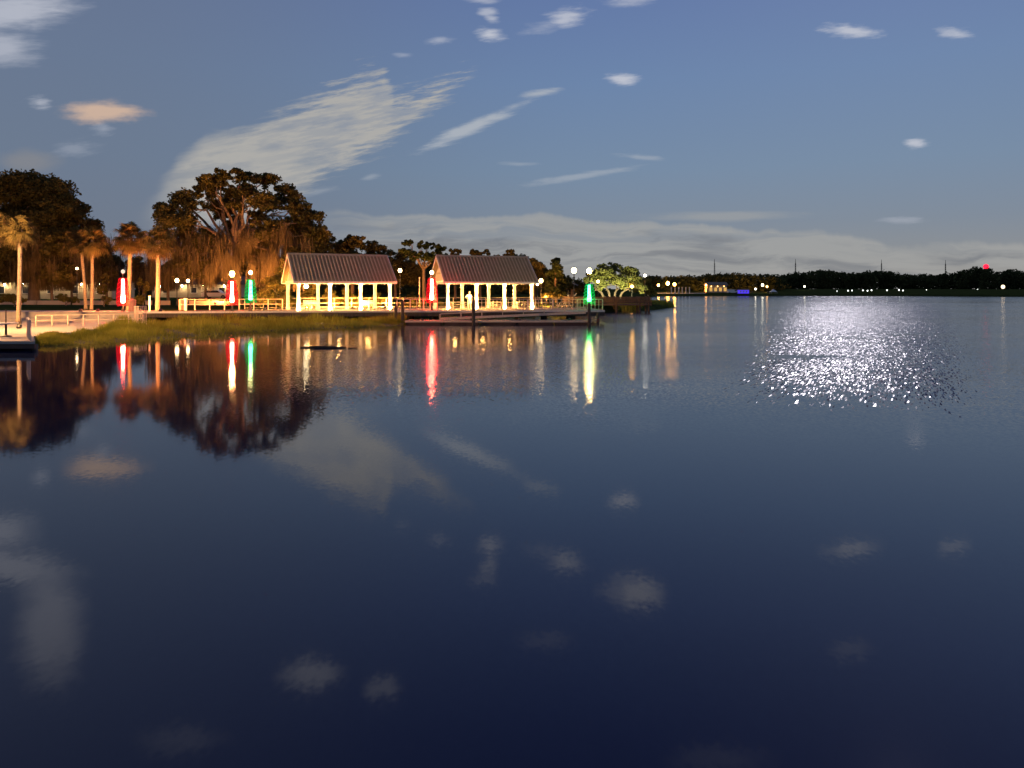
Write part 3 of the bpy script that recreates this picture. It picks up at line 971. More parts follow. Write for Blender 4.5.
for (px, Y, tp, zb, gl, r_, lab) in (
        (574, 84, 270.5, ZD, 'globe_small', .28, 'tall lamp post with a glaring globe left of the green lights at the pier end'),
        (400, 90, 270.5, 1.2, 'globe_small', .22, 'pale lamp post between the two pavilion roofs'),
        (177, 92, 280.5, 1.2, 'globe_small', .22, 'lamp post whose low globe hangs under the moss beside the thick palm'),
        (188, 93, 280.8, 1.2, 'globe_small', .18, 'lamp post under the moss above the red bin'),
        (77, 100, 268.5, 1.25, 'globe_small', .14, 'thin lamp post with a tiny globe left of the twin palms'),
        (541, 101, 280.8, 1.3, 'globe_small', .26, 'lamp post just past the outer end of the roofs'),
        (537.5, 98, 284, 1.3, 'globe_small', .18, 'short lamp post tucked against the outermost pavilion column'),
        (563.5, 115, 280.8, 1.4, 'globe_small', .22, 'small lamp post in front of the dark conifer'),
        (567, 120, 283.5, 1.4, 'globe_small', .16, 'dim lamp post above the cream hut'),
        (598, 128, 281.5, 1.4, 'globe_small', .22, 'small lamp post right of the green lights'),
        (632, 150, 286.5, 1.6, 'globe_orange', .24, 'lamp post with an orange globe under the bright green tree'),
        (645, 107.5, 275.5, 1.2, 'globe_white', .16, 'lone lamp post at the tip of the dark jetty')):
    lamp_post(px, Y, tp, zb, lab, 'globe lamp posts of the park', gl, r_)
# bare pole between the pavilions
t = empty('bare_pole', (wx(419.5, 88), 88, 1.15), 0, 'bare pale pole without a lamp between the pavilions', 'pole')
zz = CZ - (277.5 - HY) * 88 / F - 1.15
MB().lathe([(.14, 0), (.12, .15), (.08, .3), (.07, zz - .1)], 10).build('shaft', M['rail'], t)
MB().lathe([(.11, zz - .1), (.11, zz - .02), (.03, zz + .05)], 10).build('cap', M['rail'], t)

# ------------------------------------------------------------------ left waterfront
tag(MB().box(-150, 68.3, .5, -33.6, 73.5, 1.12).build('promenade_path', M['concrete']), kind='structure')
sw = empty('seawall', (-60, 67.7, 0), 0, 'stepped tan concrete seawall below the palms', 'seawall')
MB().box(-60, .0, -.8, 26.4, .58, 1.06).build('wall', M['concrete'], sw)
MB().box(-60, -.06, 1.065, 26.46, .59, 1.17).build('coping', M['concrete'], sw, bevel=.015)
MB().box(-60, -.9, -.8, 26.0, -.004, .62).build('step', M['concrete'], sw, bevel=.015)
MB().box(-60, -1.9, -.8, 25.6, -.904, .40).build('step', M['concrete'], sw, bevel=.015)
tag(MB().add([(-90, 46.4, .30), (-28.9, 46.4, .30), (-29.6, 52, .28), (-31.2, 59, .28), (-34.3, 65.8, .30), (-90, 65.8, .30), (-90, 46.4, -.8), (-28.9, 46.4, -.8), (-29.6, 52, -.8), (-31.2, 59, -.8), (-34.8, 65.8, -.8), (-90, 65.8, -.8)],
             [(0, 1, 2, 3, 4, 5), (0, 6, 7, 1), (1, 7, 8, 2), (2, 8, 9, 3), (3, 9, 10, 4)]).build('lower_path', M['concrete']), kind='structure')
railing('railing', 'low white railing of seven posts along the concrete walk beside the marsh grass', [(wx(52, 60), 58.0, .30), (wx(141, 61.5), 61.8, .30)], .84, 1.02, M['rail'], (1, .55), 0, .085)
railing('picket_gate', 'white picket fence bulging at the end of the low railing', [(wx(133, 62), 62.4, .30), (wx(137, 62), 61.6, .30), (wx(143, 62), 61.2, .30), (wx(149, 62.5), 62.0, .30)], 1.45, .5, M['rail'], (1, .1), .17, .06, cat='fence')
dk = empty('landing_dock', (-60, 38.6, 0), 0, 'dark edged landing dock holding a table', 'dock')
xr = wx(35, 38.6) + 60; xb = wx(33, 45.8) + 60
MB().add([(0, 0, .36), (xr, 0, .36), (xb, 7.2, .36), (0, 7.2, .36), (0, 0, .50), (xr, 0, .50), (xb, 7.2, .50), (0, 7.2, .50)],
         [(0, 3, 2, 1), (4, 5, 6, 7), (0, 1, 5, 4), (1, 2, 6, 5), (2, 3, 7, 6), (3, 0, 4, 7)]).build('deck', M['concrete'], dk)
MB().box(0, .04, .12, xr - .05, .2, .357).build('fascia', M['float'], dk)
fm = MB().lathe([(.16, -1.5), (.16, .30)], 10).mesh('pile', M['pile'], smooth=True)
for i in range(8):
    o = link('pile', fm, dk); o.location = (xr - .4 - i * 2.6, .6, 0)
railing('railing', 'pale picket railing at the end of the landing dock', [(wx(16, 42), 43.0, .5), (wx(31, 39.4), 39.3, .5)], 1.0, .75, M['rail'], (1, .1), .3, .07)
tbz = empty('pedestal_table', (wx(3.5, 42), 42.2, .5), 0, 'round pedestal table with a pole standing on the landing dock', 'table')
MB().lathe([(.30, 0), (.28, .05), (.06, .12), (.05, .70), (.2, .73)], 14).build('pedestal', M['metal'], tbz)
MB().lathe([(.60, .735), (.62, .76), (.60, .785)], 18).build('table_top', M['white'], tbz)
MB().lathe([(.03, .79), (.03, 1.45), (.05, 1.5)], 8).build('pole', M['metal'], tbz)

# bin, bollard and shrub by the promenade
def litter_bin(px, Y, zb, h, r_, label):
    t = empty('litter_bin', (wx(px, Y), Y, zb), 0, label, 'bin', 'bins on the waterfront')
    MB().lathe([(r_ * .9, 0), (r_, .06), (r_, h * .8), (r_ * .96, h * .84)], 12).build('body', M['bin'], t)
    MB().lathe([(r_ * 1.06, h * .845), (r_ * 1.06, h * .9), (r_ * .6, h), (.05, h * 1.03)], 12).build('lid', M['bin'], t)
litter_bin(181.5, 75.5, ZD, 1.12, .27, 'reddish bin beside the white bollard')
litter_bin(132.5, 68.9, 1.125, 1.15, .30, 'red glowing bin beside the lamp post with an unlit top')
bo = empty('bollard', (wx(185.6, 74.2), 74.2, ZD), 0, 'stout white bollard at the start of the thin railing', 'bollard')
MB().box(-.12, -.12, .003, .12, .12, 1.1).build('post', M['white'], bo, bevel=.02)
MB().box(-.15, -.15, 1.103, .15, .15, 1.2).build('cap', M['white'], bo, bevel=.02)
t = empty('signpost', (wx(149.5, 70), 70, 1.12), 0, 'slender white post standing where the pier meets the promenade', 'post')
MB().box(-.05, -.05, .003, .05, .05, 1.35).build('shaft', M['white'], t)
MB().box(-.08, -.08, 1.353, .08, .08, 1.42).build('cap', M['white'], t)

# low pale wall and buildings behind the palms
lw = empty('low_wall', (wx(0, 97), 97, 1.2), 0, 'long low pale wall behind the palm trunks', 'wall')
for a_, b_ in ((-30, 36), (38, 70), (73, 104), (108, 128), (146, 152), (161, 170), (183, 231)):
    MB().box(wx(a_, 97) - lw.location.x, -.2, -.1, wx(b_, 97) - lw.location.x, .2, .55).build('wall_section', M['wall'], lw, bevel=.02)


def long_house(name, px0, px1, Y, py_top, label, lampn, roofm='slate', lampk='globe_wall'):
    x0, x1 = wx(px0, Y), wx(px1, Y)
    zb = gz(x0, Y) - .1
    H = CZ - (py_top - HY) * Y / F - zb
    t = empty(name, (x0, Y, zb), 0, label, 'building')
    Lx = x1 - x0
    MB().box(0, 0, 0, Lx, 8, H).build('wall', M['wall'], t)
    MB().prism([(-.8, H + .01), (8.8, H + .01), (4, H + (1.7 if Lx > 5 else .5))], -.6, Lx + .6).build('roof', M[roofm], t)
    nwin = max(2, int(Lx / 4.2))
    for i in range(nwin):
        xc = (i + .5) * Lx / nwin
        wf = MB().box(xc - .62, -.07, H * .35, xc + .62, -.002, H * .8).build('window', M['white'], t)
        MB().box(xc - .54, -.085, H * .35 + .08, xc + .54, -.072, H * .8 - .08).build('pane', M['glass'], wf)
    for i in range(lampn):
        xc = (i + .5) * Lx / lampn
        q = MB().bar((xc, -.02, H - .35), (xc, -.62, H - .2), .05, .05).build('wall_lamp', M['metal'], t)
        MB().ball((xc, -.66, H - .3), .13, 10, 6).build('bulb', M[lampk], q)
    return t


M['globe_wall'] = emit('wall_lamp_bulb', (1, .66, .30), 330)
long_house('park_building', -60, 112, 134, 282.5, 'long pale building lit behind the black oak and palms', 9)
long_house('park_building', 152, 236, 150, 284.5, 'pale building lit behind the hanging moss and white car', 4)
hut = long_house('hut', 565, 575, 126, 285.5, 'small cream hut lit behind the pier end', 1)

# car
def car(px, Y, zb, rz, label, paint='carwhite'):
    t = empty('parked_car', (wx(px, Y), Y, zb), rz, label, 'car')
    prof = [(-2.2, .35), (2.2, .35), (2.25, .7), (2.1, .9), (1.15, 1.0), (.55, 1.48), (-1.15, 1.5), (-1.9, 1.05), (-2.2, .95)]
    b_ = MB()
    n_ = len(prof)
    v = [(a_, -.85, z_) for a_, z_ in prof] + [(a_, .85, z_) for a_, z_ in prof]
    b_.add(v, [tuple(range(n_)), tuple(range(2 * n_ - 1, n_ - 1, -1))] + [(i, i + n_, (i + 1) % n_ + n_, (i + 1) % n_) for i in range(n_)])
    bd = b_.build('body', M[paint], t, bevel=.05)
    for s in (-1, 1):
        y = s * .853
        w_ = MB().add([(a_, y, z_) for a_, z_ in ((-1.65, 1.03), (.95, 1.03), (.5, 1.40), (-1.1, 1.42))] + [(a_, y + s * .012, z_) for a_, z_ in ((-1.65, 1.03), (.95, 1.03), (.5, 1.40), (-1.1, 1.42))],
                     [(0, 1, 2, 3), (4, 5, 6, 7), (0, 1, 5, 4), (1, 2, 6, 5), (2, 3, 7, 6), (3, 0, 4, 7)])
        w_.build('side_window', M['glass'], t)
        for a_ in (-1.35, 1.4):
            wh = MB().tube([(a_, s * .66, .33), (a_, s * .87, .33)], .33, 14).build('wheel', M['rubber'], t)
            MB().tube([(a_, s * .872, .33), (a_, s * .885, .33)], .19, 10).build('rim', M['pole'], wh)
        MB().box(2.17, s * .62 - .16, .66, 2.262, s * .62 + .16, .80).build('headlight', M['tent'], t)
    return t


car(216, 128, gz(0, 128) + .15, R(4), 'white car parked in front of the pale building under the moss')

# ------------------------------------------------------------------ marsh grass
bank_l = [(34, 346), (70, 345), (120, 343.5), (170, 341), (215, 336.5), (260, 333), (300, 330.5), (350, 328.5), (402, 325.5)]
front_pts = [(wx(px, F * CZ / (py - HY)), F * CZ / (py - HY)) for px, py in bank_l]
back_pts = [(-28.6, 46.0), (-29.2, 51), (-30.8, 58), (-33, 64.5), (-31, 68), (-26, 70.4), (-21, 71.2), (-15, 72), (-9.9, 71.2)]
nb = len(front_pts)
V_, F_ = [], []
rng_g = np.random.default_rng(5)
for i in range(nb):
    a_, b_ = Vector((*front_pts[i], 0)), Vector((*back_pts[i], 0))
    for k, (t_, z_) in enumerate(((0, -.12), (.12, .05), (.5, .14), (.9, .16), (1.05, -.1))):
        q = a_.lerp(b_, t_); V_.append((q.x, q.y, z_))
for i in range(nb - 1):
    for k in range(4):
        F_.append((i * 5 + k, (i + 1) * 5 + k, (i + 1) * 5 + k + 1, i * 5 + k + 1))
tag(MB().add(V_, F_).build('mud_bank', surf('mud', (.035, .03, .02), (.07, .06, .04), .8, 1.2), smooth=True), kind='structure')
n = 30000
u = rng_g.random(n) * (nb - 1); i0 = np.minimum(u.astype(int), nb - 2); fu = (u - i0)[:, None]
FP, BP = np.array(front_pts), np.array(back_pts)
A_ = FP[i0] * (1 - fu) + FP[i0 + 1] * fu; B_ = BP[i0] * (1 - fu) + BP[i0 + 1] * fu
tt = rng_g.random((n, 1)) ** .8
xy = A_ + (B_ - A_) * (.0 + tt * 1.0)
# uneven tussocks
tus = np.sin(xy[:, 0] * .9 + np.sin(xy[:, 1] * .6) * 1.5) * .5 + np.sin(xy[:, 0] * 2.3 + xy[:, 1] * 1.7) * .3
hh = (.30 + .22 * np.clip(tus, -1, 1) + .30 * rng_g.random(n)) * (.45 + .75 * tt[:, 0]) * np.interp(u, [0, 1, 3, 5, 8], [.55, .8, 1.05, 1.1, .9])
hh *= np.where(tus < -.45, .25, 1.0) * (1 + .35 * np.clip(tus, -1, 1))
ang = rng_g.uniform(0, math.pi, n); wd = rng_g.uniform(.012, .03, n)
ln = rng_g.normal(size=(n, 2)) * .14
q = np.zeros((n, 4, 3))
cxy = np.stack([np.cos(ang) * wd, np.sin(ang) * wd], 1)
zb = 0.0
q[:, 0, :2] = xy - cxy; q[:, 1, :2] = xy + cxy; q[:, 2, :2] = xy + ln + cxy * .25; q[:, 3, :2] = xy + ln - cxy * .25
q[:, 0, 2] = -.02; q[:, 1, 2] = -.02; q[:, 2, 2] = .08 + hh; q[:, 3, 2] = .08 + hh
g_ = link('grass', quadmesh('grass', q.reshape(-1, 3), M['grass']))
tag(g_, 'bright green marsh grass in the shallows before the pier', 'grass', kind='stuff')

# floating branch
bx = wx(300, 40.5)
br = empty('floating_branch', (bx, 40.5, 0), 0, 'dark branch floating in the orange reflections of the pavilion', 'branch')
MB().tube([(0, 0, .03), (.7, .05, .06), (1.5, -.05, .05), (2.45, .1, .04)], [.03, .06, .075, .03], 7).build('stem', M['pile'], br)
MB().tube([(1.2, 0, .06), (1.35, .3, .16), (1.75, .55, .10)], [.035, .03, .012], 6).build('twig', M['pile'], br)
MB().tube([(2.62, -.2, .02), (3.1, -.15, .04)], [.03, .02], 6).build('twig', M['pile'], br)


# ------------------------------------------------------------------ palms
def frond(V_, o, direction, petiole, fan, r, droop):
    d = Vector(direction).normalized()
    side = d.cross(Vector((0, 0, 1)));
    side = side.normalized() if side.length > .05 else Vector((1, 0, 0))
    up = side.cross(d).normalized()
    tip = o + d * petiole + Vector((0, 0, -droop * petiole * .3))
    # petiole
    w_ = side * .03
    V_ += [o - w_, o + w_, tip + w_ * .6, tip - w_ * .6]
    nl = 15
    for i in range(nl):
        a = (i / (nl - 1) - .5) * 2 * R(118)
        ld = (d * math.cos(a) + side * math.sin(a)).normalized()
        ll = fan * (1 - .28 * abs(a) / R(118)) * r.uniform(.88, 1.1)
        m = tip + ld * ll * .55 + up * .05 * ll
        e = tip + ld * ll + Vector((0, 0, -(.25 + droop * .5) * ll))
        pw = ld.cross(up).normalized() * .055 * fan
        V_ += [tip - pw * .3, tip + pw * .3, m + pw, m - pw]
        V_ += [m - pw, m + pw, e + pw * .15, e - pw * .15]


def palm_crown(seed):
    r = np.random.default_rng(seed)
    live, dead = [], []
    for i in range(74):
        elv = math.asin(max(-.98, min(1, r.uniform(-.62, 1.0)))); az = r.uniform(0, 2 * math.pi)
        d = (math.cos(elv) * math.cos(az), math.cos(elv) * math.sin(az), math.sin(elv))
        frond(live, Vector((0, 0, r.uniform(-.3, .25))), d, r.uniform(.75, 1.15), r.uniform(.75, 1.0), r, .28 + .35 * (1 - elv))
    for i in range(26):
        elv = r.uniform(-1.25, -.4); az = r.uniform(0, 2 * math.pi)
        d = (math.cos(elv) * math.cos(az), math.cos(elv) * math.sin(az), math.sin(elv))
        frond(dead, Vector((0, 0, -.35)), d, r.uniform(.6, .95), r.uniform(.55, .75), r, .6)
    f = lambda l: np.array([tuple(p) for p in l])
    return quadmesh('crown', f(live), M['frond']), quadmesh('dry_fronds', f(dead), M['deadfrond'])


CR = [palm_crown(s) for s in (21, 22, 23)]
PS = 1.02
palms = [(18.5, 58.5, 320, 229, .72, 0, -2, 'palm with a pale bare trunk rising in front of the promenade'),
         (-4, 60, 322, 226, .84, 1, 2, 'palm cut by the left edge with a yellow lit head'),
         (86, 78, 309, 238, .85, 2, 6, 'leaning palm of the twin pair, its trunk nearer the black oak'),
         (91.5, 77, 309, 240, .95, 0, -1, 'straighter palm of the twin pair, its trunk nearer the red lamp'),
         (128, 76, 310, 237, 1.0, 1, -3, 'palm rising right behind the lamp post with an unlit top'),
         (157.5, 73.5, 311, 240, 1.0, 2, -1, 'palm with the thickest red lit trunk, nearest the great oak')]
for (px, Y, py0, pyc, sc_, ci, lean, lab) in palms:
    b0 = at(px, py0, Y); hz = at(px, pyc, Y).z - b0.z
    t = empty('palm_tree', b0, 0, lab, 'palm', 'palms along the promenade')
    lx = -lean * Y / F
    tr_ = .20 if px > 120 else .155
    pts_ = [(0, 0, -.3), (lx * .05, 0, .25), (lx * .35, .05, hz * .4), (lx * .75, 0, hz * .8), (lx, 0, hz)]
    MB().tube(pts_, [tr_ * 1.35, tr_ * 1.1, tr_ * .95, tr_ * .95, tr_ * 1.1], 10).build('trunk', M['palmbark'], t, smooth=True)
    for nm, me in zip(('crown', 'dry_fronds'), CR[ci]):
        o = link(nm, me, t); o.location = (lx, 0, hz); o.rotation_euler = (0, 0, px * .37); o.scale = (sc_ * PS,) * 3

# ------------------------------------------------------------------ trees
tree('oak_tree', 'huge black oak behind the first palms', 'oak', 34, 112,
     [(-25, 215, 34, 34), (2, 193, 30, 22), (30, 190, 30, 20), (55, 195, 26, 19), (78, 215, 22, 18), (94, 232, 15, 15), (10, 225, 34, 28), (45, 228, 34, 26), (78, 245, 26, 20), (20, 255, 34, 20), (60, 262, 32, 18), (-20, 255, 30, 22), (98, 255, 12, 14), (8, 272, 22, 11), (38, 274, 20, 9), (62, 276, 20, 9), (84, 272, 14, 10), (-18, 276, 20, 9)],
     .75, 262, M['leaf'], 6.5, 14, 90, .21, 3, 3600, (-10, 108, 240, 276))
tree('oak_tree', 'great spreading oak hung with moss, its bare limbs showing, behind the red lights', 'oak', 236, 104,
     [(157, 207, 14, 9), (168, 222, 12, 8), (187, 200, 17, 14), (202, 187, 17, 12), (220, 178, 17, 9), (241, 175, 18, 8), (262, 180, 18, 10), (281, 192, 16, 12), (186, 222, 22, 18), (212, 203, 20, 15), (264, 204, 20, 14), (296, 207, 16, 12), (307, 222, 20, 14), (321, 235, 16, 11), (238, 192, 18, 10), (288, 226, 20, 14),
      (200, 240, 24, 16), (228, 228, 15, 12), (275, 230, 20, 15), (250, 245, 22, 14), (295, 247, 24, 16), (180, 250, 18, 14), (322, 252, 14, 12), (228, 190, 12, 9), (250, 192, 12, 9), (238, 206, 11, 8), (226, 214, 10, 8), (256, 218, 12, 9), (185, 262, 14, 12), (205, 268, 16, 12), (232, 262, 14, 12), (258, 268, 18, 12), (286, 264, 18, 14), (306, 270, 16, 12), (172, 275, 8, 9)],
     .62, 236, M['leaf'], 6.0, 12, 62, .20, 5, 5200, (168, 322, 232, 272))
tree('oak_tree', 'broad low oak rising behind the first pavilion roof', 'oak', 352, 124,
     [(338, 245, 15, 10), (356, 242, 15, 9), (372, 249, 13, 9), (322, 238, 9, 13), (345, 262, 26, 16), (375, 268, 22, 16)], .35, 275, M['leaf'], 5, 14, 84, .21, 7)
tree('pine_tree', 'open tufted pine between the pavilion roofs', 'pine', 424, 118,
     [(409, 243, 7, 5), (421, 246, 7, 5), (429, 244, 6, 4), (437, 248, 8, 6), (417, 256, 12, 6), (432, 258, 11, 6), (405, 252, 8, 5), (443, 256, 6, 4)], .28, 262, M['leafp'], 3, 22, 46, .22, 8)
for (px, Y, lobes, lab, sd) in (
        (395, 130, [(392, 262, 20, 14), (405, 272, 20, 16), (380, 270, 18, 14)], 'dark bushy tree behind the lamp between the roofs', 31),
        (455, 132, [(455, 254, 12, 5), (440, 264, 18, 9), (466, 268, 22, 12)], 'dark low tree behind the ridge of the red lit pavilion', 32),
        (480, 130, [(479, 254, 13, 6), (492, 264, 18, 10), (475, 274, 20, 12)], 'dark tree peeping over the middle of the red lit roof', 33),
        (515, 126, [(510, 256, 8, 7), (521, 262, 11, 9), (508, 272, 18, 12)], 'dark tree over the far end of the red lit roof', 34),
        (534, 118, [(533, 266, 11, 12), (541, 276, 13, 13), (528, 280, 14, 12)], 'green tree beside the outermost pavilion column', 35),
        (304, 100, [(300, 262, 16, 16), (316, 262, 16, 14), (306, 280, 18, 12)], 'dark tree close behind the first roof gable', 36),
        (572, 122, [(568, 284, 10, 9), (577, 288, 10, 8), (562, 290, 9, 8)], 'small green tree behind the glaring lamp at the pier end', 37)):
    tree('broadleaf_tree', lab, 'tree', px, Y, lobes, .24, 285, M['leaf'], 4, 16, 80, .20, sd, group='trees behind the pavilions')
tree('conifer_tree', 'pointed dark conifer between the pavilion and the green lights', 'conifer', 556, 112,
     [(556, 260, 4, 4), (556, 266, 7, 6), (556, 274, 10, 7), (557, 283, 13, 8), (557, 291, 14, 7)], .2, 264, M['leafp'], 2.5, 26, 46, .22, 9)
lt = tree('lit_tree', 'bright green floodlit tree with pale branching stems beyond the pier end', 'tree', 612, 152,
          [(600, 280, 13, 11), (603, 271, 12, 8), (615, 268, 12, 7), (627, 270, 11, 8), (637, 279, 9, 10), (590, 279, 7, 9), (622, 280, 15, 10), (610, 277, 10, 7), (641, 288, 6, 7)], .24, 288, M['leafg'], 4.5, 20, 80, .18, 12, stems=4)
tree('broadleaf_tree', 'dark tree at the back of the floodlit tree', 'tree', 648, 172, [(644, 284, 10, 9), (650, 289, 9, 8), (636, 286, 9, 8)], .2, 290, M['leaf'], 3, 14, 40, .3, 13)
tree('shrub', 'tall shrub glowing orange at the first pavilion gable', 'shrub', 276, 80.5,
     [(276, 272, 6, 7), (271, 283, 10, 8), (281, 285, 8, 9), (268, 296, 11, 9), (281, 298, 10, 9), (259, 300, 8, 7)], .07, 292, M['leafb'], 1.2, 34, 110, .075, 14)
for i, (px, lob, lab) in enumerate((
        (309, [(307, 297, 9, 8), (314, 302, 8, 7), (304, 304, 7, 6), (311, 290, 6, 5)], 'orange lit bush behind the slatted bench under the pendant lamp'),
        (331, [(328, 297, 8, 8), (335, 300, 8, 8), (330, 290, 6, 5)], 'orange lit bush behind the second bay of the pavilion'),
        (352, [(347, 299, 8, 8), (356, 302, 8, 7), (345, 291, 5, 5)], 'orange lit bush behind the third bay of the pavilion'),
        (376, [(370, 303, 9, 6), (381, 302, 9, 6), (376, 297, 7, 5)], 'low orange lit bush behind the last bay of the pavilion'),
        (291, [(288, 300, 7, 8), (294, 303, 7, 6)], 'orange lit bush seen past the rearmost left column'),
        (426, [(420, 304, 11, 5), (434, 304, 11, 5), (408, 304, 9, 5)], 'low dark bush behind the railing between the pavilions'))):
    tree('shrub', lab, 'shrub', px, 88.5, lob, .06, 302, M['leafb'], 1.3, 34, 110, .075, 40 + i, group='bushes behind the first pavilion')
for i, (px, py, lab) in enumerate(((547, 294, 'yellow lit bush behind the pier railing beside the outermost column'), (556, 295, 'yellow lit bush under the conifer'), (412, 296, 'small bush under the bare pole'))):
    tree('shrub', lab, 'shrub', px, 104, [(px, py, 6, 4), (px + 4, py + 2, 5, 3), (px - 4, py + 2, 4, 3)], .05, py + 3, M['leafb'], 1.2, 40, 80, .09, 50 + i)
# slim trees filling the grove
for i, (px, Y, lob, lab) in enumerate((
        (30, 116, [(26, 270, 12, 9), (36, 276, 10, 7), (22, 280, 8, 5)], 'slim tree just right of the palm that stands before the promenade'),
        (52, 110, [(50, 272, 11, 9), (58, 278, 9, 6)], 'slim tree standing under the middle of the black oak'),
        (72, 118, [(70, 270, 11, 9), (77, 277, 9, 7)], 'slim tree below the thin lamp post with the tiny globe'),
        (107, 112, [(104, 262, 10, 9), (110, 272, 10, 9), (102, 276, 8, 6)], 'slim tree filling the gap right of the twin palms'),
        (117, 120, [(116, 266, 9, 10), (121, 276, 9, 7)], 'slim tree left of the lamp post with the unlit top'),
        (144, 114, [(142, 264, 10, 10), (148, 274, 10, 8), (138, 276, 8, 7)], 'slim tree between the two red lit palms'),
        (168, 110, [(168, 268, 10, 10), (174, 276, 9, 7)], 'slim tree above the low globe beside the thick palm'),
        (206, 118, [(204, 276, 12, 7), (212, 280, 9, 6)], 'slim tree at the left side of the great oak trunk'))):
    tree('slim_tree', lab, 'tree', px, Y, lob, .20, 284, M['leaf'], 2.5, 16, 80, .18, 80 + i, 500, (px - 10, px + 10, 266, 280), group='slim trees of the grove')
# understory behind the palms
for i, (px, Y, lob, lab) in enumerate((
        (14, 88, [(10, 298, 9, 5), (20, 300, 8, 4), (2, 299, 8, 5)], 'clipped low shrub beside the palm in front of the promenade'),
        (66, 92, [(64, 298, 8, 5), (72, 300, 7, 4)], 'small dark shrub before the black oak'),
        (104, 90, [(102, 290, 5, 8), (105, 279, 4, 6), (104, 300, 5, 5)], 'slim young tree between the twin palms and the red lamp'),
        (143, 86, [(139, 283, 3, 8), (146, 286, 4, 9), (142, 298, 5, 6)], 'upright shrub between the two red lit palms'))):
    tree('shrub', lab, 'shrub', px, Y, lob, .06, 303, M['leafb'], 1.2, 40, 80, .09, 60 + i)

# floodlights at the lit tree
for dx_, dy_, lab in ((-6.5, -7.0, 'small floodlight on the lawn under the bright green tree, toward the pier'), (-2.0, -9.0, 'small floodlight on the lawn before the middle of the bright green tree'), (2.5, -7.5, 'small floodlight on the lawn under the bright green tree, toward the jetty')):
    X0 = wx(612, 152) + dx_; Y0 = 152 + dy_
    t = empty('floodlight', (X0, Y0, gz(X0, Y0)), 0, lab, 'floodlight', 'floodlights under the bright tree')
    MB().box(-.2, -.12, .02, .2, .0, .34).build('housing', M['metal'], t)
    ln_ = MB().add([(-.17, .012, .05), (.17, .012, .05), (.17, .05, .33), (-.17, .05, .33)], [(0, 3, 2, 1)]).build('lens', M['flood'], t)
# shore wall below the lit tree, jetty
tag(MB().add([(14.5, 109, 1.16), (24, 122, 1.16), (40, 180, 1.75), (20, 180, 1.75)], [(0, 1, 2, 3)]).build('lawn_path', M['concrete']), kind='structure') if False else None
jt = empty('jetty', (wx(606, 107), 107, 0), 0, 'unlit dark jetty with a boarded railing beyond the pier end', 'jetty')
Lj = wx(652, 107) - wx(606, 107)
MB().box(-6, 0, .92, Lj, 3, 1.10).build('deck', M['pile'], jt)
for y in (.05, 2.9):
    b_ = MB()
    for k in range(5): b_.box(-6, y, 1.22 + k * .19, Lj, y + .04, 1.36 + k * .19)
    b_.build('rail_boards', M['pile'], jt)
jp = MB().lathe([(.17, -1.5), (.16, 2.2)], 8).mesh('pile', M['pile'], smooth=True)
for x_ in (-5.5, -2, 1.5, 4.8, Lj - .4):
    for y in (.25, 2.6):
        o = link('pile', jp, jt); o.location = (x_, y + .0, 0)
dg = np.random.default_rng(77)
n = 5000
sx = dg.uniform(0, 1, n); P0, P1 = np.array((16, 109.5)), np.array((28.5, 137))
xy = P0 + (P1 - P0) * sx[:, None] + np.stack([dg.uniform(-2.5, 1.2, n), dg.uniform(0, 4, n)], 1)
hh = dg.uniform(.3, .9, n)
q = np.zeros((n, 4, 3)); wd = .05
ang = dg.uniform(0, math.pi, n); cxy = np.stack([np.cos(ang) * wd, np.sin(ang) * wd], 1); ln = dg.normal(size=(n, 2)) * .2
q[:, 0, :2] = xy - cxy; q[:, 1, :2] = xy + cxy; q[:, 2, :2] = xy + ln + cxy * .2; q[:, 3, :2] = xy + ln - cxy * .2
q[:, 0, 2] = 0; q[:, 1, 2] = 0; q[:, 2, 2] = .5 + hh; q[:, 3, 2] = .5 + hh
tag(link('reeds', quadmesh('reeds', q.reshape(-1, 3), M['grass'])), 'dark reeds on the low spit behind the jetty', 'reeds', kind='stuff')

# ------------------------------------------------------------------ far shore
def woods(name, label, outline, Y0, mat, seed, size=.75):
    r = np.random.default_rng(seed)
    cs, rs = [], []
    px = outline[0][0]
    xs = [o_[0] for o_ in outline]; ys = [o_[1] for o_ in outline]
    while px < outline[-1][0]:
        top_ = np.interp(px, xs, ys) + r.uniform(-.6, .9)
        for k in range(4):
            Y = Y0 + r.uniform(-6, 30) + k * 6
            gzz = gz(0, min(Y, 480))
            zt = CZ - (top_ - HY) * Y / F - r.uniform(0, .6) - (3 - k) * r.uniform(0, .9)
            rr = r.uniform(2.0, 3.8)
            x0 = wx(px + r.uniform(-2, 2), Y)
            for z in np.arange(zt - rr * .75, gzz, -rr * 1.15):
                cs.append((x0 + r.uniform(-1, 1), Y + r.uniform(-1, 1), z)); rs.append((rr * 1.15, rr, rr * .8))
        px += 2.6
    V_ = cards(cs, rs, 26, size, .2, seed)
    o = link(name, quadmesh(name, V_, mat))
    return tag(o, label, 'woods', kind='stuff')


woods('far_woods', 'brown lit trees massed behind the lamps of the far shore', [(636, 281), (646, 275), (660, 275.5), (680, 274.5), (700, 274.5), (715, 272.5), (740, 272.5), (760, 274), (772, 273), (782, 277)], 425, M['leaff'], 91)
woods('far_woods', 'long black treeline across the lake under the masts', [(776, 276), (786, 273), (800, 271), (812, 271), (822, 268.5), (834, 270.5), (850, 272.5), (868, 270.5), (892, 270), (898, 273), (915, 274.5), (924, 273), (935, 274.5), (950, 271.5), (964, 269.5), (976, 266.5), (988, 267), (994, 271),
                                                                          (1000, 273), (1004, 268.5), (1015, 269), (1030, 271), (1060, 270)], 470, M['leaff'], 92)


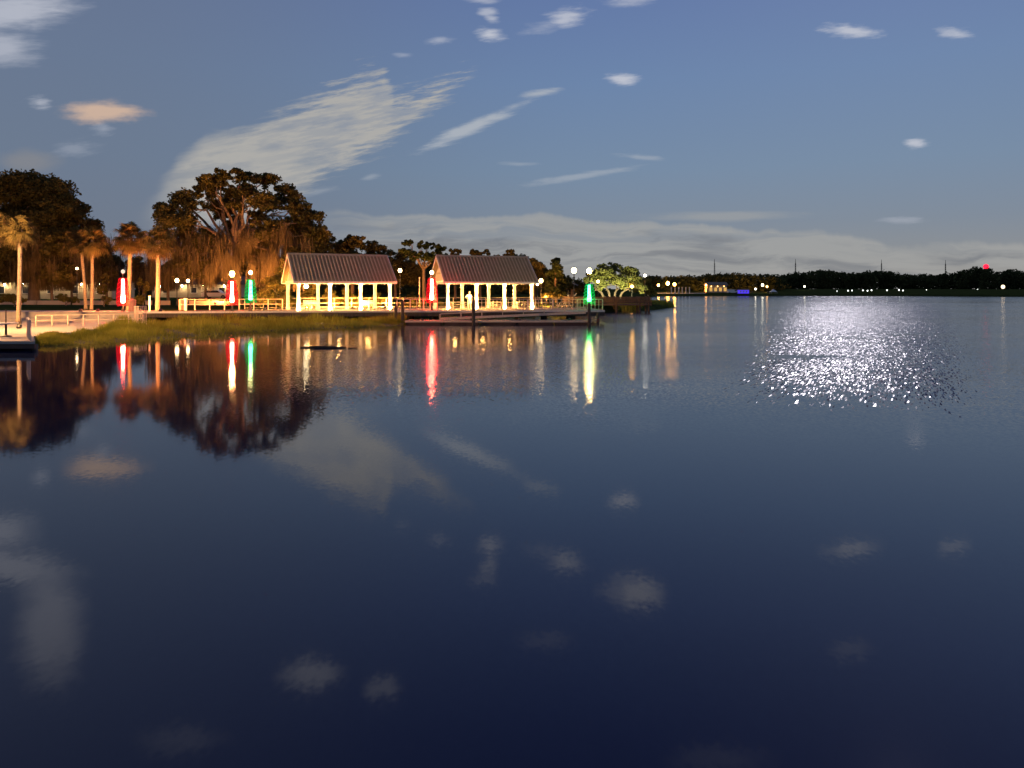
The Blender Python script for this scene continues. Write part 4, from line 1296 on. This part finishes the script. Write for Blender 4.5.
woods('park_woods', 'dark mass of park trees closing the view behind the pier', [(-80, 272), (60, 274), (120, 272), (150, 268), (230, 262), (330, 262), (380, 264), (440, 262), (500, 263), (530, 268), (560, 272), (584, 280), (600, 287)], 190, M['leaff'], 93, .45)


def mast(px, py, Y, label):
    zb = 4.0
    t = empty('radio_mast', (wx(px, Y), Y, zb), 0, label, 'mast', 'masts behind the far treeline')
    H = CZ - (py - HY) * Y / F - zb
    b_ = MB()
    for a in (0, 2.09, 4.19):
        b_.tube([(.75 * math.cos(a), .75 * math.sin(a), 0), (.40 * math.cos(a), .40 * math.sin(a), H * .86)], .16, 5)
    nseg = 12
    for i in range(nseg):
        z0, z1 = H * .86 * i / nseg, H * .86 * (i + 1) / nseg
        r0 = .75 - .35 * i / nseg
        for j in range(3):
            a, c_ = j * 2.094, (j + 1) * 2.094
            b_.tube([(r0 * math.cos(a), r0 * math.sin(a), z0), (r0 * math.cos(c_), r0 * math.sin(c_), z1)], .08, 4)
    b_.build('lattice', M['metal'], t)
    MB().lathe([(.5, H * .86), (.28, H * .87), (.16, H)], 8).build('antenna', M['metal'], t)
    return t, H


mast(714.5, 259, 700, 'thin mast above the brown lit trees')
mast(795.5, 259, 700, 'thin mast above the start of the black treeline')
mast(881.5, 259.5, 760, 'faint thin mast above the middle of the black treeline')
mast(945.5, 260, 760, 'faint thin mast just before the treeline rises to the red beacon')
t, H = mast(986, 268, 640, 'mast carrying a glowing red beacon over the treeline')
MB().ball((0, 0, H + 1.2), 2.1, 14, 10).build('beacon', M['beacon'], t)
M['beacon2'] = M['beacon']

# town lamps of the far shore
for (px, py, Y, gl, r_, lab) in (
        (658.5, 285.2, 392, 'globe_far', .55, 'orange street lamp of the far shore nearest the floodlit tree'),
        (667.8, 283.4, 394, 'globe_far', .8, 'brightest orange street lamp of the far shore'),
        (674.5, 284.4, 396, 'globe_far', .7, 'orange street lamp beside the row of lit posts'),
        (706, 285, 405, 'globe_farsmall', .5, 'faint street lamp left of the yellow building'),
        (755.5, 289.0, 398, 'globe_farwhite', .42, 'low white lamp beside the blue glow'),
        (762.5, 285.0, 404, 'globe_farwhite', .6, 'white street lamp over the end of the brown lit trees'),
        (767, 286.6, 406, 'globe_farsmall', .55, 'amber street lamp over the end of the brown lit trees'),
        (804.5, 286.5, 430, 'globe_farwhite', .42, 'single white lamp in front of the black treeline'),
        (1003, 286.8, 420, 'globe_farwarm', .95, 'warm lamp glaring under the treeline near the right edge')):
    if gl not in M:
        M['globe_far'] = emit('far_orange_globe', (1, .44, .08), 75)
        M['globe_farsmall'] = emit('far_amber_globe', (1, .5, .14), 11)
        M['globe_farwhite'] = emit('far_white_globe', (1, .9, .66), 14)
        M['globe_farwarm'] = emit('far_warm_globe', (1, .74, .46), 3)
    lamp_post(px, Y, py, gz(0, min(Y, 450)) - 1.2, lab, 'street lamps of the far shore', gl, r_)
# low garden lights
for k, (px, py) in enumerate(((848, 290.6), (852, 290.4), (863, 290.3), (867.5, 290.6), (871.5, 290.2), (887, 290.2), (899, 290), (903, 290.4), (926.5, 289.8), (977.5, 289.6), (837, 291))):
    Y = 410
    p_ = at(px, py, Y)
    t = empty('garden_light', (p_.x, Y, p_.z - .9), 0, 'low white light on the far lawn under the black treeline', 'garden light', 'low lights along the far lawn')
    MB().lathe([(.12, 0), (.1, .6)], 8).build('post', M['metal'], t)
    MB().ball((0, 0, .85), .34 if k not in (8, 10) else .2, 10, 6).build('globe', M['headlight'], t)
# posts in a row
for k in range(6):
    px = 671.5 + k * 3.6
    Y = 391
    X0 = wx(px, Y)
    t = empty('lit_post', (X0, Y, .8), 0, 'pale upright post in the row below the orange street lamps', 'post', 'row of pale posts on the far shore')
    MB().box(-.22, -.22, 0, .22, .22, 3.6).build('shaft', M['white'], t)
    MB().box(-.3, -.3, 3.603, .3, .3, 3.8).build('cap', M['white'], t)
tag(MB().add([(wx(634, 388), 389, 1.35), (wx(706, 392), 393, 1.35), (wx(706, 400), 399, 1.6), (wx(634, 400), 399, 1.6), (wx(634, 388), 389, -.5), (wx(706, 392), 393, -.5)], [(0, 1, 2, 3), (0, 4, 5, 1)]).build('shore_path', M['wall']), kind='structure')
# yellow building
Yb = 408
yb = empty('lit_building', (wx(708, Yb), Yb, 1.4), 0, 'small building glowing yellow on the far shore', 'building')
Lb = wx(727, Yb) - wx(708, Yb)
MB().box(0, 0, 0, Lb, 7, 4.2).build('wall', M['wall'], yb)
MB().prism([(-1, 4.21), (8, 4.21), (3.5, 6.0)], -.6, Lb + .6).build('roof', M['slate'], yb)
for k in range(4):
    x_ = .7 + k * Lb / 4
    wf = MB().box(x_, -.08, .9, x_ + 1.7, -.004, 3.1).build('window', M['white'], yb)
    MB().box(x_ + .12, -.10, 1.02, x_ + 1.58, -.083, 2.98).build('pane', M['window'], wf)
for k in range(3):
    q_ = MB().bar((1.5 + k * 3.4, -.01, 3.7), (1.5 + k * 3.4, -.9, 3.9), .1, .1).build('wall_lamp', M['metal'], yb)
    MB().ball((1.5 + k * 3.4, -1.0, 3.7), .25, 8, 6).build('bulb', M['globe_farsmall'], q_)
# white van, blue kiosk, white tent
vn = empty('parked_van', (wx(732, 398), 397, 1.25), 0, 'long white van parked between the yellow building and the blue glow', 'van')
b_ = MB()
prof = [(-2.7, .4), (2.7, .4), (2.75, 1.1), (2.1, 1.3), (1.6, 2.1), (-2.7, 2.15)]
n_ = len(prof)
b_.add([(a_, -.95, z_) for a_, z_ in prof] + [(a_, .95, z_) for a_, z_ in prof], [tuple(range(n_)), tuple(range(2 * n_ - 1, n_ - 1, -1))] + [(i, i + n_, (i + 1) % n_ + n_, (i + 1) % n_) for i in range(n_)])
b_.build('body', M['carwhite'], vn, bevel=.05)
MB().box(.9, -.97, 1.3, 1.75, -.953, 1.9).build('side_window', M['glass'], vn)
for a_ in (-1.7, 1.7):
    MB().tube([(a_, -.98, .38), (a_, -.7, .38)], .38, 12).build('wheel', M['rubber'], vn)
    MB().tube([(a_, .7, .38), (a_, .98, .38)], .38, 12).build('wheel', M['rubber'], vn)
ks = empty('kiosk', (wx(744, 396), 396, 1.3), 0, 'low kiosk glowing vivid blue on the far shore', 'kiosk')
MB().box(-2.6, 0, 0, 2.6, 3, 1.7).build('wall', M['blue'], ks)
MB().prism([(-.6, 1.71), (3.6, 1.71), (1.5, 2.3)], -2.9, 2.9).build('roof', M['slate'], ks)
for k in range(3):
    MB().box(-2.1 + k * 1.5, -.06, .5, -1.3 + k * 1.5, -.003, 1.3).build('hatch', M['headlight_blue'] if 'headlight_blue' in M else M['tent'], ks)
tn = empty('tent', (wx(773, 396), 395.5, 1.15), 0, 'small white tent at the end of the brown lit trees', 'tent')
MB().add([(-1.5, -1.5, 1.0), (1.5, -1.5, 1.0), (1.5, 1.5, 1.0), (-1.5, 1.5, 1.0), (0, 0, 2.5)], [(0, 1, 4), (1, 2, 4), (2, 3, 4), (3, 0, 4), (0, 3, 2, 1)]).build('canopy', M['tent'], tn)
for sx_ in (-1, 1):
    for sy_ in (-1, 1):
        MB().box(sx_ * 1.4 - .05, sy_ * 1.4 - .05, 0, sx_ * 1.4 + .05, sy_ * 1.4 + .05, 1.0).build('leg', M['white'], tn)

# unseen ground lights added to brighten the palms, oaks, bushes and far trees
def added_uplight(px, Y, zb, tilt, lens, label, group, s=1.0):
    t = empty('added_uplight', (wx(px, Y), Y, zb), 0, label, 'added ground light', group)
    t.scale = (s, s, s)
    h_ = MB().lathe([(.12, 0), (.16, .05), (.16, .26), (.15, .262)], 12).build('housing', M['metal'], t)
    h_.rotation_euler = (-tilt, 0, 0)
    l_ = MB().add([(.14 * math.cos(k * math.pi / 6), .14 * math.sin(k * math.pi / 6), .266) for k in range(12)], [tuple(range(12))]).build('lens', M[lens], t)
    l_.rotation_euler = (-tilt, 0, 0)


M['up_warm'] = emit('fill_lens_warm', (1, .33, .065), 19000)
M['up_soft'] = emit('fill_lens_soft', (1, .36, .08), 600)
M['up_palm'] = emit('fill_lens_palm', (1, .36, .085), 11500)
M['up_dim'] = emit('fill_lens_dim', (1, .33, .065), 4500)
M['up_red'] = emit('fill_lens_red', (1, .28, .065), 10000)
M['up_far'] = emit('fill_lens_amber', (1, .38, .07), 1500)
for (px, Y, k_, lab) in ((18.5, 55.5, 'up_soft', 'added ground light before the palm in front of the promenade'), (-4, 57, 'up_soft', 'added ground light before the palm cut by the left edge'),
                         (80, 69.0, 'up_palm', 'added ground light before the leaning palm of the twin pair'), (97, 69.0, 'up_palm', 'added ground light before the straighter palm of the twin pair'),
                         (133, 69.3, 'up_red', 'added ground light before the palm behind the unlit lamp top'), (160, 69.4, 'up_red', 'added ground light before the thickest red lit palm')):
    added_uplight(px, Y, 1.13 if Y > 68 else .3, R(42) if Y > 68 else R(28), k_, lab, 'added ground lights at the palms')
for (px, Y, lab) in ((190, 97, 'added ground light under the left skirts of the great moss hung oak'), (215, 95, 'added ground light left of the great oak trunk'), (245, 95, 'added ground light right of the great oak trunk'), (275, 96, 'added ground light behind the tall orange shrub'), (300, 95, 'added ground light behind the first gable'), (22, 100, 'added ground light under the black oak'), (60, 102, 'added ground light at the right foot of the black oak'),
                     (350, 112, 'added ground light under the broad low oak'), (420, 108, 'added ground light under the open tufted pine'), (545, 104, 'added ground light before the conifer')):
    added_uplight(px, Y, gz(wx(px, Y), Y), R(20), 'up_dim' if px < 100 else 'up_warm', lab, 'added ground lights under the trees')
M['up_bush'] = emit('fill_lens_bush', (1, .40, .07), 8000)
for (px, Y, z_, lab) in ((264, 76.4, ZD, 'added ground light before the tall orange shrub'), (309, 82.2, ZD, 'added ground light before the bush behind the slatted bench'), (331, 82.8, ZD, 'added ground light before the bush behind the second bay'), (352, 83.4, ZD, 'added ground light before the bush behind the third bay'),
                         (385, 84.2, ZD, 'added ground light at the back of the pier toward the last bay'), (551, 99.0, 1.25, 'added ground light before the yellow lit bushes')):
    added_uplight(px, Y, z_, R(64), 'up_bush', lab, 'added ground lights at the bushes')
for k, px in enumerate((650, 668, 686, 704, 728, 752, 768)):
    added_uplight(px, 411, 1.6, R(35), 'up_far', 'added amber ground light at the foot of the brown lit trees', 'added ground lights of the far shore', 3.2)

# a street lamp past the left edge lights the palms, dock and grass
lamp_post(-95, 52, 215, .3, 'tall street lamp past the left end of the lower walk', None, 'globe_tall', .30)[0] if 'globe_tall' in M else None
M['globe_tall'] = emit('tall_lamp_globe', (1, .48, .17), 6000)
lamp_post(-60, 50, 225, .3, 'tall street lamp standing past the left end of the lower walk', 'globe lamp posts of the park', 'globe_tall', .30)

# ------------------------------------------------------------------ render settings
sc.view_settings.view_transform = 'Standard'; sc.view_settings.look = 'None'; sc.view_settings.gamma = 1
sc.view_settings.exposure = 0
sc.render.engine = 'CYCLES'
cy = sc.cycles
cy.use_denoising = True
cy.max_bounces = 6; cy.diffuse_bounces = 3; cy.glossy_bounces = 3; cy.transmission_bounces = 2; cy.transparent_max_bounces = 8
cy.sample_clamp_indirect = 6
cy.use_light_tree = True
cy.caustics_reflective = False; cy.caustics_refractive = False
